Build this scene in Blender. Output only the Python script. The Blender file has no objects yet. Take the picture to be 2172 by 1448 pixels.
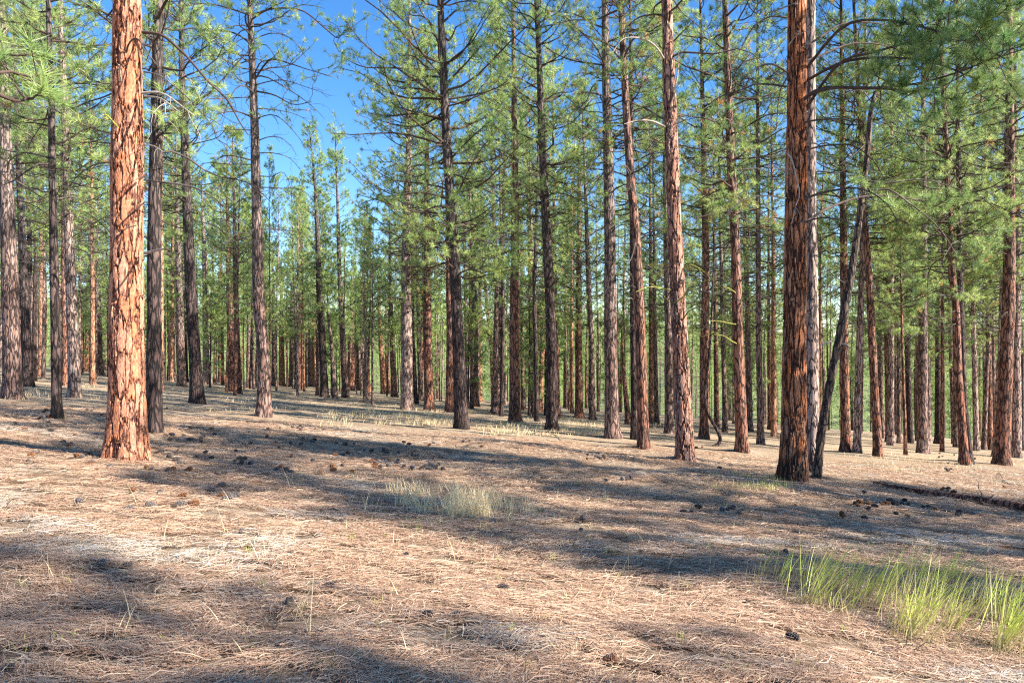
import bpy, math, random
import numpy as np
from mathutils import Vector, Matrix, Quaternion
R = math.radians
rng = np.random.default_rng(7)
random.seed(7)
SC = bpy.context.scene
COL = SC.collection

# ------------------------------------------------------------------ camera, sky, sun, exposure
CAMZ = 1.6
F = 26.0 / 36.0 * 2172.0            # focal length in photo pixels
HOR = 740.0                         # eye level in the photo
cam = bpy.data.cameras.new('camera'); cam.lens = 26.0; cam.sensor_width = 36.0
cam.clip_start = 0.05; cam.clip_end = 3000
cam_o = bpy.data.objects.new('camera', cam); COL.objects.link(cam_o)
PITCH = math.atan((HOR - 724.0) / F)
cam_o.location = (0, 0, CAMZ); cam_o.rotation_euler = (math.pi / 2 + PITCH, 0, 0)
SC.camera = cam_o

SUN_EL, SUN_BACK = R(33), R(20)
TO_SUN = Vector((math.cos(SUN_EL) * math.cos(SUN_BACK), -math.cos(SUN_EL) * math.sin(SUN_BACK), math.sin(SUN_EL)))
world = bpy.data.worlds.new('World'); SC.world = world; world.use_nodes = True
wn = world.node_tree.nodes; wl = world.node_tree.links
sky = wn.new('ShaderNodeTexSky'); sky.sky_type = 'NISHITA'; sky.sun_disc = False
sky.sun_elevation = SUN_EL; sky.sun_rotation = math.atan2(TO_SUN.x, TO_SUN.y)
sky.altitude = 900; sky.dust_density = 0.3; sky.ozone_density = 1.5; sky.air_density = 1.0
hsv = wn.new('ShaderNodeHueSaturation'); hsv.inputs['Saturation'].default_value = 1.35; hsv.inputs['Hue'].default_value = 0.505; hsv.inputs['Value'].default_value = 0.95
wl.new(sky.outputs[0], hsv.inputs['Color']); wl.new(hsv.outputs[0], wn['Background'].inputs['Color'])
wn['Background'].inputs['Strength'].default_value = 0.10
sun = bpy.data.lights.new('sun', 'SUN'); sun.energy = 5.0; sun.angle = R(0.53); sun.color = (1.0, 0.93, 0.82)
sun_o = bpy.data.objects.new('sun', sun); COL.objects.link(sun_o)
sun_o.rotation_euler = TO_SUN.to_track_quat('Z', 'Y').to_euler(); sun_o.location = (20, -10, 40)
SC.view_settings.view_transform = 'Standard'; SC.view_settings.look = 'None'
SC.view_settings.gamma = 1.0; SC.view_settings.exposure = 1.62
SC.cycles.max_bounces = 7; SC.cycles.diffuse_bounces = 5; SC.cycles.transmission_bounces = 4
SC.cycles.transparent_max_bounces = 4; SC.cycles.glossy_bounces = 2
SC.cycles.use_denoising = False
SC.cycles.pixel_filter_type = 'BLACKMAN_HARRIS'; SC.cycles.filter_width = 1.25
SC.cycles.sample_clamp_indirect = 0.0

# ------------------------------------------------------------------ helpers
def value_noise(x, y, seed=0):
    xi = np.floor(x).astype(np.int64); yi = np.floor(y).astype(np.int64)
    fx = x - xi; fy = y - yi
    fx = fx * fx * (3 - 2 * fx); fy = fy * fy * (3 - 2 * fy)
    def h(a, b):
        n = (a * 374761393 + b * 668265263 + seed * 974634777) & 0x7fffffff
        n = ((n ^ (n >> 13)) * 1274126177) & 0x7fffffff
        return ((n ^ (n >> 16)) & 0xffff) / 65535.0
    return (h(xi, yi) * (1 - fx) + h(xi + 1, yi) * fx) * (1 - fy) + (h(xi, yi + 1) * (1 - fx) + h(xi + 1, yi + 1) * fx) * fy

# little heaps of shed bark and needles round the feet of the nearer trees (x, y, height)
HEAPS = [(-17.74, 26.3, .12), (-11.65, 18.96, .08), (-6.44, 12.42, .07), (-8.32, 17.22, .10), (-8.87, 26.4, .12), (-1.86, 27.26, .14), (1.66, 30.73, .12), (3.85, 28.48, .14),
         (4.25, 23.89, .14), (4.76, 28.71, .1), (4.59, 19.57, .10), (7.77, 24.97, .13), (5.97, 15.71, .07), (7.62, 18.81, .06), (14.09, 30.24, .12), (16.4, 26.83, .12), (17.52, 28.37, .12)]
def terrain(X, Y):
    X = np.asarray(X, float); Y = np.asarray(Y, float)
    z = -0.070 * X - 0.054 * Y
    crest = np.clip(85 - 0.7 * X, 50, 120)
    t = np.maximum(0, Y - crest)
    z = z - np.where(t < 45, 0.0011 * t * t, 2.23 + 0.099 * (t - 45)) + 0.0021 * np.clip(t - 45, 0, 90) ** 2 + 0.37 * np.clip(t - 135, 0, 90)
    z = z + 0.22 * np.exp(-(((X - 3.6) / 3.2) ** 2 + ((Y - 14.0) / 1.7) ** 2))
    z = z + 0.10 * np.exp(-(((X + 1.5) / 2.2) ** 2 + ((Y - 20.5) / 1.5) ** 2))
    z = z + 0.10 * (value_noise(X / 3.1 + 50, Y / 2.3 + 50, 3) - 0.5) + 0.05 * (value_noise(X / 0.9 + 50, Y / 0.8 + 50, 5) - 0.5)
    for hx, hy, hh in HEAPS: z = z + hh * np.exp(-((X - hx) ** 2 + (Y - hy) ** 2) / 0.32)
    return z
def tz(x, y): return float(terrain(x, y))

def ray(px, py):
    return np.array([(px - 1086.0) / F, 1.0, (HOR - py) / F])       # per metre of depth
def at(px, py, Y): d = ray(px, py) * Y; return Vector((d[0], Y, d[2] + CAMZ))
_YS = 1.004 ** np.arange(1, 1520)
def ground_at(px, py):
    d = ray(px, py)
    hit = np.nonzero(CAMZ + d[2] * _YS <= terrain(d[0] * _YS, _YS))[0]
    Y = _YS[hit[0]] if len(hit) and _YS[hit[0]] < 150 else 90.0
    return Vector((d[0] * Y, Y, tz(d[0] * Y, Y)))

def mesh_np(name, V, faces_list, mat, smooth=False, attrs=None):
    """faces_list: list of int arrays (n,k), k constant inside one array"""
    me = bpy.data.meshes.new(name)
    V = np.ascontiguousarray(V, np.float32)
    me.vertices.add(len(V)); me.vertices.foreach_set('co', V.ravel())
    idx = np.concatenate([f.ravel() for f in faces_list]).astype(np.int32)
    sizes = np.concatenate([np.full(len(f), f.shape[1]) for f in faces_list])
    starts = np.concatenate([[0], np.cumsum(sizes)[:-1]]).astype(np.int32)
    me.loops.add(len(idx)); me.loops.foreach_set('vertex_index', idx)
    me.polygons.add(len(sizes)); me.polygons.foreach_set('loop_start', starts)
    me.update(calc_edges=True)
    if smooth: me.polygons.foreach_set('use_smooth', np.ones(len(sizes), bool))
    for k, a in (attrs or {}).items():
        at_ = me.attributes.new(k, 'FLOAT', 'POINT'); at_.data.foreach_set('value', np.ascontiguousarray(a, np.float32))
    me.materials.append(mat)
    return me
def link(name, me, parent=None, loc=None):
    o = bpy.data.objects.new(name, me); COL.objects.link(o)
    if parent is not None: o.parent = parent
    if loc is not None: o.location = loc
    return o
def tag(o, label=None, cat=None, group=None, kind=None):
    if label: o['label'] = label
    if cat: o['category'] = cat
    if group: o['group'] = group
    if kind: o['kind'] = kind
    return o

def norm(v): return v / np.maximum(1e-9, np.linalg.norm(v, axis=-1, keepdims=True))
def tubes(P, Rr, S=4):
    """P (N,K,3) polylines, Rr (N,K) radii -> verts, quads"""
    N, K, _ = P.shape
    T = norm(np.gradient(P, axis=1)) if K > 1 else P
    up = np.where(np.abs(T[..., 2:3]) > 0.9, np.array([1.0, 0, 0]), np.array([0, 0, 1.0]))
    n = norm(np.cross(T, up)); b = np.cross(T, n)
    a = np.arange(S) * 2 * np.pi / S
    V = P[:, :, None, :] + Rr[:, :, None, None] * (np.cos(a)[None, None, :, None] * n[:, :, None, :] + np.sin(a)[None, None, :, None] * b[:, :, None, :])
    base = (np.arange(N) * K * S)[:, None, None]
    k = np.arange(K - 1)[None, :, None]; s = np.arange(S)[None, None, :]; s2 = (s + 1) % S
    q = np.stack([base + k * S + s, base + k * S + s2, base + (k + 1) * S + s2, base + (k + 1) * S + s], -1)
    return V.reshape(-1, 3), q.reshape(-1, 4)
def merge(parts):
    Vs, Fs, off = [], [], 0
    for V, Fq in parts:
        Vs.append(V); Fs.append(Fq + off); off += len(V)
    return np.concatenate(Vs), Fs
def curves(P0, D, L, bend, K, wob, g):
    """quadratic bent, wobbling polylines"""
    N = len(P0); s = np.linspace(0, 1, K)[None, :, None]
    side = norm(np.cross(D, g.normal(size=(N, 3))))
    side2 = np.cross(D, side)
    ph = g.uniform(0, 6.28, (N, 1, 1)); fr = g.uniform(3, 7, (N, 1, 1))
    w = wob * L[:, None, None]
    P = P0[:, None, :] + L[:, None, None] * (s * D[:, None, :] + bend[:, None, None] * s ** 2 * np.array([0, 0, 1.0]))
    P = P + w * (np.sin(ph + fr * s) - np.sin(ph)) * side[:, None, :] + w * (np.sin(ph * 2 + fr * 1.7 * s) - np.sin(ph * 2)) * side2[:, None, :]
    return P
def sample(P, s):
    """P (N,K,3), s (N,M) in 0..1 -> points and tangents (N,M,3)"""
    K = P.shape[1]; x = np.clip(s, 0, 0.9999) * (K - 1); i = x.astype(int); f = (x - i)[..., None]
    n = np.arange(P.shape[0])[:, None]
    A, B = P[n, i], P[n, i + 1]
    return A * (1 - f) + B * f, norm(B - A)

# ------------------------------------------------------------------ materials
def new_mat(name):
    m = bpy.data.materials.new(name); m.use_nodes = True
    nt = m.node_tree; b = nt.nodes['Principled BSDF']; return m, nt, b
def node(nt, t, **kw):
    n = nt.nodes.new(t)
    for k, v in kw.items():
        if hasattr(n, k): setattr(n, k, v)
        else: n.inputs[k].default_value = v
    return n
def ramp(nt, fac, stops):
    r = nt.nodes.new('ShaderNodeValToRGB'); nt.links.new(fac, r.inputs[0])
    while len(r.color_ramp.elements) < len(stops): r.color_ramp.elements.new(0.5)
    for e, (p, c) in zip(r.color_ramp.elements, stops):
        e.position = p; e.color = (*c, 1) if len(c) == 3 else c
    return r.outputs[0]
def mixc(nt, fac, a, b, mode='MIX'):
    m = nt.nodes.new('ShaderNodeMix'); m.data_type = 'RGBA'; m.blend_type = mode
    for s, v in ((m.inputs[0], fac), (m.inputs[6], a), (m.inputs[7], b)):
        if isinstance(v, (int, float)): s.default_value = v
        elif isinstance(v, tuple): s.default_value = (*v, 1)
        else: nt.links.new(v, s)
    return m.outputs[2]
def math_n(nt, op, a, b=None):
    m = nt.nodes.new('ShaderNodeMath'); m.operation = op
    for s, v in zip(m.inputs, (a, b)):
        if v is None: continue
        if isinstance(v, (int, float)): s.default_value = v
        else: nt.links.new(v, s)
    return m.outputs[0]

def bark(name, plate, plate2, furrow, scale=9.0, char=0.5, grey_up=0.0, disp=False, fw=0.10, zst=0.2):
    m, nt, b = new_mat(name); L = nt.links
    tc = node(nt, 'ShaderNodeTexCoord'); oi = node(nt, 'ShaderNodeObjectInfo')
    off = nt.nodes.new('ShaderNodeVectorMath'); off.operation = 'ADD'
    sc = math_n(nt, 'MULTIPLY', oi.outputs['Random'], 50.0)
    L.new(tc.outputs['Object'], off.inputs[0]); L.new(sc, off.inputs[1])
    mp = node(nt, 'ShaderNodeMapping'); mp.inputs['Scale'].default_value = (1, 1, zst)
    L.new(off.outputs[0], mp.inputs[0])
    n1 = node(nt, 'ShaderNodeTexNoise', Scale=7.0, Detail=3.0, Roughness=0.6); L.new(mp.outputs[0], n1.inputs['Vector'])
    dv = nt.nodes.new('ShaderNodeVectorMath'); dv.operation = 'MULTIPLY_ADD'
    L.new(n1.outputs['Color'], dv.inputs[0]); dv.inputs[1].default_value = (0.2, 0.2, 0.2); L.new(mp.outputs[0], dv.inputs[2])
    vo = node(nt, 'ShaderNodeTexVoronoi', feature='DISTANCE_TO_EDGE', Scale=scale); L.new(dv.outputs[0], vo.inputs['Vector'])
    vc = node(nt, 'ShaderNodeTexVoronoi', feature='F1', Scale=scale); L.new(dv.outputs[0], vc.inputs['Vector'])
    fl = node(nt, 'ShaderNodeTexNoise', Scale=38.0, Detail=4.0, Roughness=0.7); 
    mp2 = node(nt, 'ShaderNodeMapping'); mp2.inputs['Scale'].default_value = (1, 1, 0.4); L.new(off.outputs[0], mp2.inputs[0])
    L.new(mp2.outputs[0], fl.inputs['Vector'])
    edge = nt.nodes.new('ShaderNodeMapRange'); edge.interpolation_type = 'SMOOTHSTEP'
    L.new(vo.outputs['Distance'], edge.inputs['Value']); edge.inputs['From Min'].default_value = fw * 0.15; edge.inputs['From Max'].default_value = fw * 1.7
    sep = node(nt, 'ShaderNodeSeparateColor'); L.new(vc.outputs['Color'], sep.inputs[0])
    pl = mixc(nt, sep.outputs[0], plate, plate2)
    flr = ramp(nt, fl.outputs['Fac'], [(0.3, (0.55, 0.5, 0.5)), (0.5, (1, 1, 1)), (0.72, (1.35, 1.3, 1.3))])
    pl = mixc(nt, 1.0, pl, flr, 'MULTIPLY')
    if disp:   # finer scaly cracks inside the plates
        v2 = node(nt, 'ShaderNodeTexVoronoi', feature='DISTANCE_TO_EDGE', Scale=scale * 2.6); L.new(dv.outputs[0], v2.inputs['Vector'])
        e2 = nt.nodes.new('ShaderNodeMapRange'); L.new(v2.outputs['Distance'], e2.inputs['Value']); e2.inputs['From Max'].default_value = 0.09; e2.inputs['To Min'].default_value = 0.42
        pl = mixc(nt, 1.0, pl, e2.outputs[0], 'MULTIPLY')
        fk = ramp(nt, fl.outputs['Fac'], [(0.60, (0, 0, 0)), (0.68, (0.55, 0.55, 0.55))])
        pl = mixc(nt, fk, pl, (0.66, 0.52, 0.46))
    col = mixc(nt, edge.outputs[0], furrow, pl)
    sx = node(nt, 'ShaderNodeSeparateXYZ'); L.new(tc.outputs['Object'], sx.inputs[0])
    big = node(nt, 'ShaderNodeTexNoise', Scale=1.1, Detail=3.0); L.new(off.outputs[0], big.inputs['Vector'])
    if grey_up > 0:   # thin grey upper bark
        g = nt.nodes.new('ShaderNodeMapRange'); L.new(sx.outputs['Z'], g.inputs['Value'])
        g.inputs['From Min'].default_value = 3.0; g.inputs['From Max'].default_value = 9.0; g.inputs['To Max'].default_value = grey_up
        col = mixc(nt, g.outputs[0], col, mixc(nt, edge.outputs[0], (0.07, 0.06, 0.055), (0.27, 0.235, 0.22)))
    if char > 0:      # fire scorch at the foot
        zz = math_n(nt, 'ADD', math_n(nt, 'MULTIPLY', sx.outputs['Z'], -0.45), math_n(nt, 'MULTIPLY', big.outputs['Fac'], 2.4))
        cr = nt.nodes.new('ShaderNodeMapRange'); cr.interpolation_type = 'SMOOTHSTEP'; L.new(zz, cr.inputs['Value'])
        cr.inputs['From Min'].default_value = 0.95; cr.inputs['From Max'].default_value = 1.6; cr.inputs['To Max'].default_value = char
        rough_ = math_n(nt, 'MULTIPLY', cr.outputs[0], math_n(nt, 'ADD', fl.outputs['Fac'], 0.45))
        col = mixc(nt, rough_, col, (0.018, 0.014, 0.013))
    L.new(col, b.inputs['Base Color']); b.inputs['Roughness'].default_value = 0.85
    b.inputs['Specular IOR Level'].default_value = 0.25
    h = math_n(nt, 'ADD', edge.outputs[0], math_n(nt, 'MULTIPLY', fl.outputs['Fac'], 0.45))
    bp = node(nt, 'ShaderNodeBump', Strength=0.9, Distance=0.022); L.new(h, bp.inputs['Height']); L.new(bp.outputs[0], b.inputs['Normal'])
    if disp:
        d = node(nt, 'ShaderNodeDisplacement', Scale=0.032, Midlevel=0.8); L.new(h, d.inputs['Height'])
        L.new(d.outputs[0], nt.nodes['Material Output'].inputs['Displacement'])
        m.displacement_method = 'BOTH'; bp.inputs['Strength'].default_value = 0.5; bp.inputs['Distance'].default_value = 0.01
    return m
BARK = {
 'o': bark('bark_orange', (0.50, 0.19, 0.09), (0.56, 0.29, 0.19), (0.10, 0.035, 0.025), 9.5, 0.0, 0, True, 0.07, 0.19),
 'h': bark('bark_red_scorched', (0.50, 0.16, 0.055), (0.46, 0.23, 0.13), (0.03, 0.012, 0.01), 9.5, 0.85, 0.0, True, 0.11, 0.15),
 'r': bark('bark_red', (0.32, 0.125, 0.07), (0.30, 0.165, 0.12), (0.03, 0.016, 0.013), 10.0, 0.6, 0.25, False, 0.12),
 'b': bark('bark_brown', (0.23, 0.13, 0.10), (0.31, 0.21, 0.18), (0.028, 0.02, 0.018), 10.0, 0.6, 0.55, False, 0.12),
 'd': bark('bark_scorched', (0.075, 0.045, 0.04), (0.13, 0.085, 0.075), (0.010, 0.008, 0.008), 10.0, 0.85, 0.35, False, 0.14),
 'p': bark('bark_pale', (0.37, 0.24, 0.19), (0.45, 0.34, 0.29), (0.045, 0.03, 0.028), 10.0, 0.45, 0.3, False, 0.10),
}
def simple(name, stops, scale=20.0, rough=0.8, bump=0.3, stretch=(1, 1, 1)):
    m, nt, b = new_mat(name)
    tc = node(nt, 'ShaderNodeTexCoord'); mp = node(nt, 'ShaderNodeMapping'); mp.inputs['Scale'].default_value = stretch
    nt.links.new(tc.outputs['Object'], mp.inputs[0])
    n = node(nt, 'ShaderNodeTexNoise', Scale=scale, Detail=4.0, Roughness=0.65); nt.links.new(mp.outputs[0], n.inputs['Vector'])
    nt.links.new(ramp(nt, n.outputs['Fac'], stops), b.inputs['Base Color'])
    b.inputs['Roughness'].default_value = rough; b.inputs['Specular IOR Level'].default_value = 0.3
    if bump:
        bp = node(nt, 'ShaderNodeBump', Strength=bump, Distance=0.01); nt.links.new(n.outputs['Fac'], bp.inputs['Height']); nt.links.new(bp.outputs[0], b.inputs['Normal'])
    return m
M_LIMB = simple('limb_bark', [(0.3, (0.035, 0.024, 0.02)), (0.7, (0.11, 0.07, 0.055))], 6.0)
M_DEAD = simple('dead_wood', [(0.3, (0.04, 0.03, 0.027)), (0.58, (0.10, 0.08, 0.07)), (0.78, (0.34, 0.32, 0.29))], 3.0)
M_WHITE = simple('bleached_wood', [(0.3, (0.22, 0.18, 0.15)), (0.7, (0.50, 0.45, 0.39))], 12.0)
M_LICHEN = simple('lichen_wood', [(0.38, (0.14, 0.11, 0.08)), (0.5, (0.26, 0.27, 0.05)), (0.7, (0.40, 0.42, 0.08))], 25.0)
M_CHIP = simple('split_wood', [(0.3, (0.38, 0.27, 0.17)), (0.7, (0.62, 0.50, 0.38))], 8.0, stretch=(0.2, 1, 1))

def needle_mat(name, dark, light, dead, trans=0.35):
    m, nt, b = new_mat(name); L = nt.links
    a = node(nt, 'ShaderNodeAttribute', attribute_name='tint')
    oi = node(nt, 'ShaderNodeObjectInfo')
    t = math_n(nt, 'ADD', a.outputs['Fac'], math_n(nt, 'MULTIPLY', math_n(nt, 'SUBTRACT', oi.outputs['Random'], 0.5), 0.18))
    c = ramp(nt, t, [(0.0, dead), (0.035, dead), (0.05, dark), (0.95, light)])
    L.new(c, b.inputs['Base Color']); b.inputs['Roughness'].default_value = 0.42; b.inputs['Specular IOR Level'].default_value = 0.6
    tr = node(nt, 'ShaderNodeBsdfTranslucent'); L.new(c, tr.inputs['Color'])
    mx = node(nt, 'ShaderNodeMixShader'); mx.inputs[0].default_value = trans
    L.new(b.outputs[0], mx.inputs[1]); L.new(tr.outputs[0], mx.inputs[2]); L.new(mx.outputs[0], nt.nodes['Material Output'].inputs['Surface'])
    return m
M_NEEDLE = needle_mat('pine_needles', (0.065, 0.205, 0.06), (0.55, 0.66, 0.22), (0.60, 0.34, 0.13), 0.45)
M_GRASS = needle_mat('green_grass_blades', (0.42, 0.32, 0.19), (0.62, 0.74, 0.10), (0.5, 0.36, 0.2), 0.35)
M_DRY = needle_mat('dry_grass_blades', (0.52, 0.43, 0.22), (0.92, 0.74, 0.44), (0.7, 0.6, 0.4), 0.3)
def litter_mat():
    m, nt, b = new_mat('fallen_needles'); L = nt.links
    a = node(nt, 'ShaderNodeAttribute', attribute_name='tint')
    c = ramp(nt, a.outputs['Fac'], [(0.0, (0.08, 0.05, 0.04)), (0.22, (0.27, 0.15, 0.09)), (0.45, (0.49, 0.31, 0.21)), (0.72, (0.60, 0.46, 0.32)), (0.88, (0.40, 0.36, 0.32)), (1.0, (0.58, 0.54, 0.49))])
    L.new(c, b.inputs['Base Color']); b.inputs['Roughness'].default_value = 0.6; b.inputs['Specular IOR Level'].default_value = 0.3
    return m
M_LITTER = litter_mat()

def ground_mat():
    m, nt, b = new_mat('needle_covered_ground'); L = nt.links
    tc = node(nt, 'ShaderNodeTexCoord')
    fields = []
    for i, ang in enumerate((5, -22, 28, 75, -60)):
        mp = node(nt, 'ShaderNodeMapping'); mp.inputs['Rotation'].default_value = (0, 0, R(ang)); mp.inputs['Scale'].default_value = (4.5, 55, 10)
        mp.inputs['Location'].default_value = (i * 3.1, i * 7.7, 0)
        L.new(tc.outputs['Object'], mp.inputs[0])
        n = node(nt, 'ShaderNodeTexNoise', Scale=1.0, Detail=5.0, Roughness=0.72, Distortion=0.6); L.new(mp.outputs[0], n.inputs['Vector'])
        fields.append(n.outputs['Fac'])
    h = fields[0]
    for f in fields[1:]: h = math_n(nt, 'MAXIMUM', h, f)
    patch = node(nt, 'ShaderNodeTexNoise', Scale=0.9, Detail=5.0, Roughness=0.62); L.new(tc.outputs['Object'], patch.inputs['Vector'])
    fine = node(nt, 'ShaderNodeTexNoise', Scale=26.0, Detail=5.0, Roughness=0.75); L.new(tc.outputs['Object'], fine.inputs['Vector'])
    c1 = ramp(nt, h, [(0.46, (0.07, 0.05, 0.04)), (0.56, (0.27, 0.17, 0.11)), (0.66, (0.50, 0.34, 0.22)), (0.78, (0.62, 0.49, 0.37))])
    c2 = ramp(nt, h, [(0.46, (0.12, 0.10, 0.085)), (0.58, (0.36, 0.28, 0.20)), (0.75, (0.60, 0.53, 0.42))])
    pf = ramp(nt, patch.outputs['Fac'], [(0.42, (0, 0, 0)), (0.60, (1, 1, 1))])
    col = mixc(nt, pf, c1, c2)
    fr = ramp(nt, fine.outputs['Fac'], [(0.32, (0.55, 0.52, 0.5)), (0.5, (1, 1, 1)), (0.7, (1.2, 1.2, 1.2))])
    col = mixc(nt, 1.0, col, fr, 'MULTIPLY')
    # dry meadow tone far off
    sx = node(nt, 'ShaderNodeSeparateXYZ'); L.new(tc.outputs['Object'], sx.inputs[0])
    mr = nt.nodes.new('ShaderNodeMapRange'); L.new(sx.outputs['Y'], mr.inputs['Value']); mr.inputs['From Min'].default_value = 19; mr.inputs['From Max'].default_value = 34
    p2 = node(nt, 'ShaderNodeTexNoise', Scale=0.25, Detail=4.0); L.new(tc.outputs['Object'], p2.inputs['Vector'])
    mf = math_n(nt, 'MULTIPLY', mr.outputs[0], ramp(nt, p2.outputs['Fac'], [(0.4, (0.1, 0.1, 0.1)), (0.55, (0.9, 0.9, 0.9))]))
    gr = ramp(nt, fine.outputs['Fac'], [(0.3, (0.26, 0.18, 0.11)), (0.6, (0.56, 0.43, 0.29))])
    col = mixc(nt, mf, col, gr)
    # low green brush on the far slope
    m3 = nt.nodes.new('ShaderNodeMapRange'); L.new(sx.outputs['Y'], m3.inputs['Value']); m3.inputs['From Min'].default_value = 75; m3.inputs['From Max'].default_value = 125
    p3 = node(nt, 'ShaderNodeTexNoise', Scale=0.9, Detail=7.0, Roughness=0.75); L.new(tc.outputs['Object'], p3.inputs['Vector'])
    col = mixc(nt, m3.outputs[0], col, ramp(nt, p3.outputs['Fac'], [(0.36, (0.04, 0.05, 0.025)), (0.5, (0.13, 0.16, 0.07)), (0.62, (0.33, 0.32, 0.17))]))
    L.new(col, b.inputs['Base Color']); b.inputs['Roughness'].default_value = 0.9; b.inputs['Specular IOR Level'].default_value = 0.1
    hh = math_n(nt, 'ADD', h, math_n(nt, 'MULTIPLY', fine.outputs['Fac'], 0.6))
    bp = node(nt, 'ShaderNodeBump', Strength=1.0, Distance=0.05); L.new(hh, bp.inputs['Height']); L.new(bp.outputs[0], b.inputs['Normal'])
    return m
M_GROUND = ground_mat()

# ------------------------------------------------------------------ ground
def axis(near, far, n_near, n_far, lo, hi):
    a = np.linspace(-near, near, n_near)
    g = near * (far / near) ** (np.linspace(0, 1, n_far + 1)[1:])
    return np.concatenate([-g[::-1], a, g])
gx = axis(14, 700, 281, 60, 0, 0)
gy = np.concatenate([np.linspace(-120, 0, 30)[:-1], np.linspace(0, 26, 400), 26 * (900 / 26) ** (np.linspace(0, 1, 110)[1:])])
GX, GY = np.meshgrid(gx, gy)
GZ = terrain(GX, GY) + 0.02 * (value_noise(GX / 0.22 + 90, GY / 0.16 + 90, 11) - 0.5) * (GY < 26)
nx, ny = len(gx), len(gy)
ii = (np.arange(ny - 1)[:, None] * nx + np.arange(nx - 1)[None, :]).ravel()
me = mesh_np('ground', np.stack([GX, GY, GZ], -1).reshape(-1, 3), [np.stack([ii, ii + 1, ii + nx + 1, ii + nx], -1)], M_GROUND, True)
tag(link('ground', me), kind='structure')

# ------------------------------------------------------------------ needle tufts
def tuft_templates(g, n_t, nn, w0, l0, spread=(12, 115)):
    out = []
    for _ in range(n_t):
        th = np.radians(g.uniform(*spread, nn)); ph = g.uniform(0, 6.283, nn)
        d = np.stack([np.sin(th) * np.cos(ph), np.sin(th) * np.sin(ph), np.cos(th)], -1)
        base = np.stack([np.zeros(nn), np.zeros(nn), g.uniform(-0.07, 0.02, nn)], -1)
        L = l0 * g.uniform(0.75, 1.15, nn)[:, None]
        s = norm(np.cross(d, g.normal(size=(nn, 3)))) * w0 / 2
        out.append(np.stack([base - s, base + s, base + d * L], 1))      # nn,3,3
    return np.stack(out)
TUFT_G = np.random.default_rng(3)
TUFT = tuft_templates(TUFT_G, 8, 28, 0.0100, 0.17)
TUFT_FAR = tuft_templates(TUFT_G, 8, 14, 0.024, 0.19)
TUFT_NEAR = tuft_templates(TUFT_G, 6, 64, 0.0075, 0.19, (8, 100))
def place_tufts(T, P, D, g, scale=(0.8, 1.2), tint=(0.25, 0.8), dead=0.03, tint_fn=None):
    M = len(P); k = g.integers(0, len(T), M)
    z = norm(D); x = norm(np.cross(z, g.normal(size=(M, 3)))); y = np.cross(z, x)
    B = np.stack([x, y, z], 1) * g.uniform(*scale, (M, 1, 1))
    V = np.einsum('mnvi,mij->mnvj', T[k], B) + P[:, None, None, :]
    t = g.uniform(*tint, M)
    if tint_fn is not None: t = np.clip(t + tint_fn(P), 0.08, 1)
    t = np.where(g.random(M) < dead, 0.0, t)
    nn = T.shape[1]
    a = np.repeat(t, nn * 3) + np.where(np.repeat(t, nn * 3) > 0, g.uniform(-0.03, 0.03, M * nn * 3), 0)
    V = V.reshape(-1, 3); Fc = np.arange(len(V)).reshape(-1, 3)
    return V, Fc, a

# ------------------------------------------------------------------ a pine's wood and crown, in metres from the foot of the tree
UP = np.array([0, 0, 1.0])
def axis_of(path):
    """path: list of (z,x,y) -> function z -> xy centre"""
    p = np.array(path)
    return lambda z: np.stack([np.interp(z, p[:, 0], p[:, 1]), np.interp(z, p[:, 0], p[:, 2]), z], -1)

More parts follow.
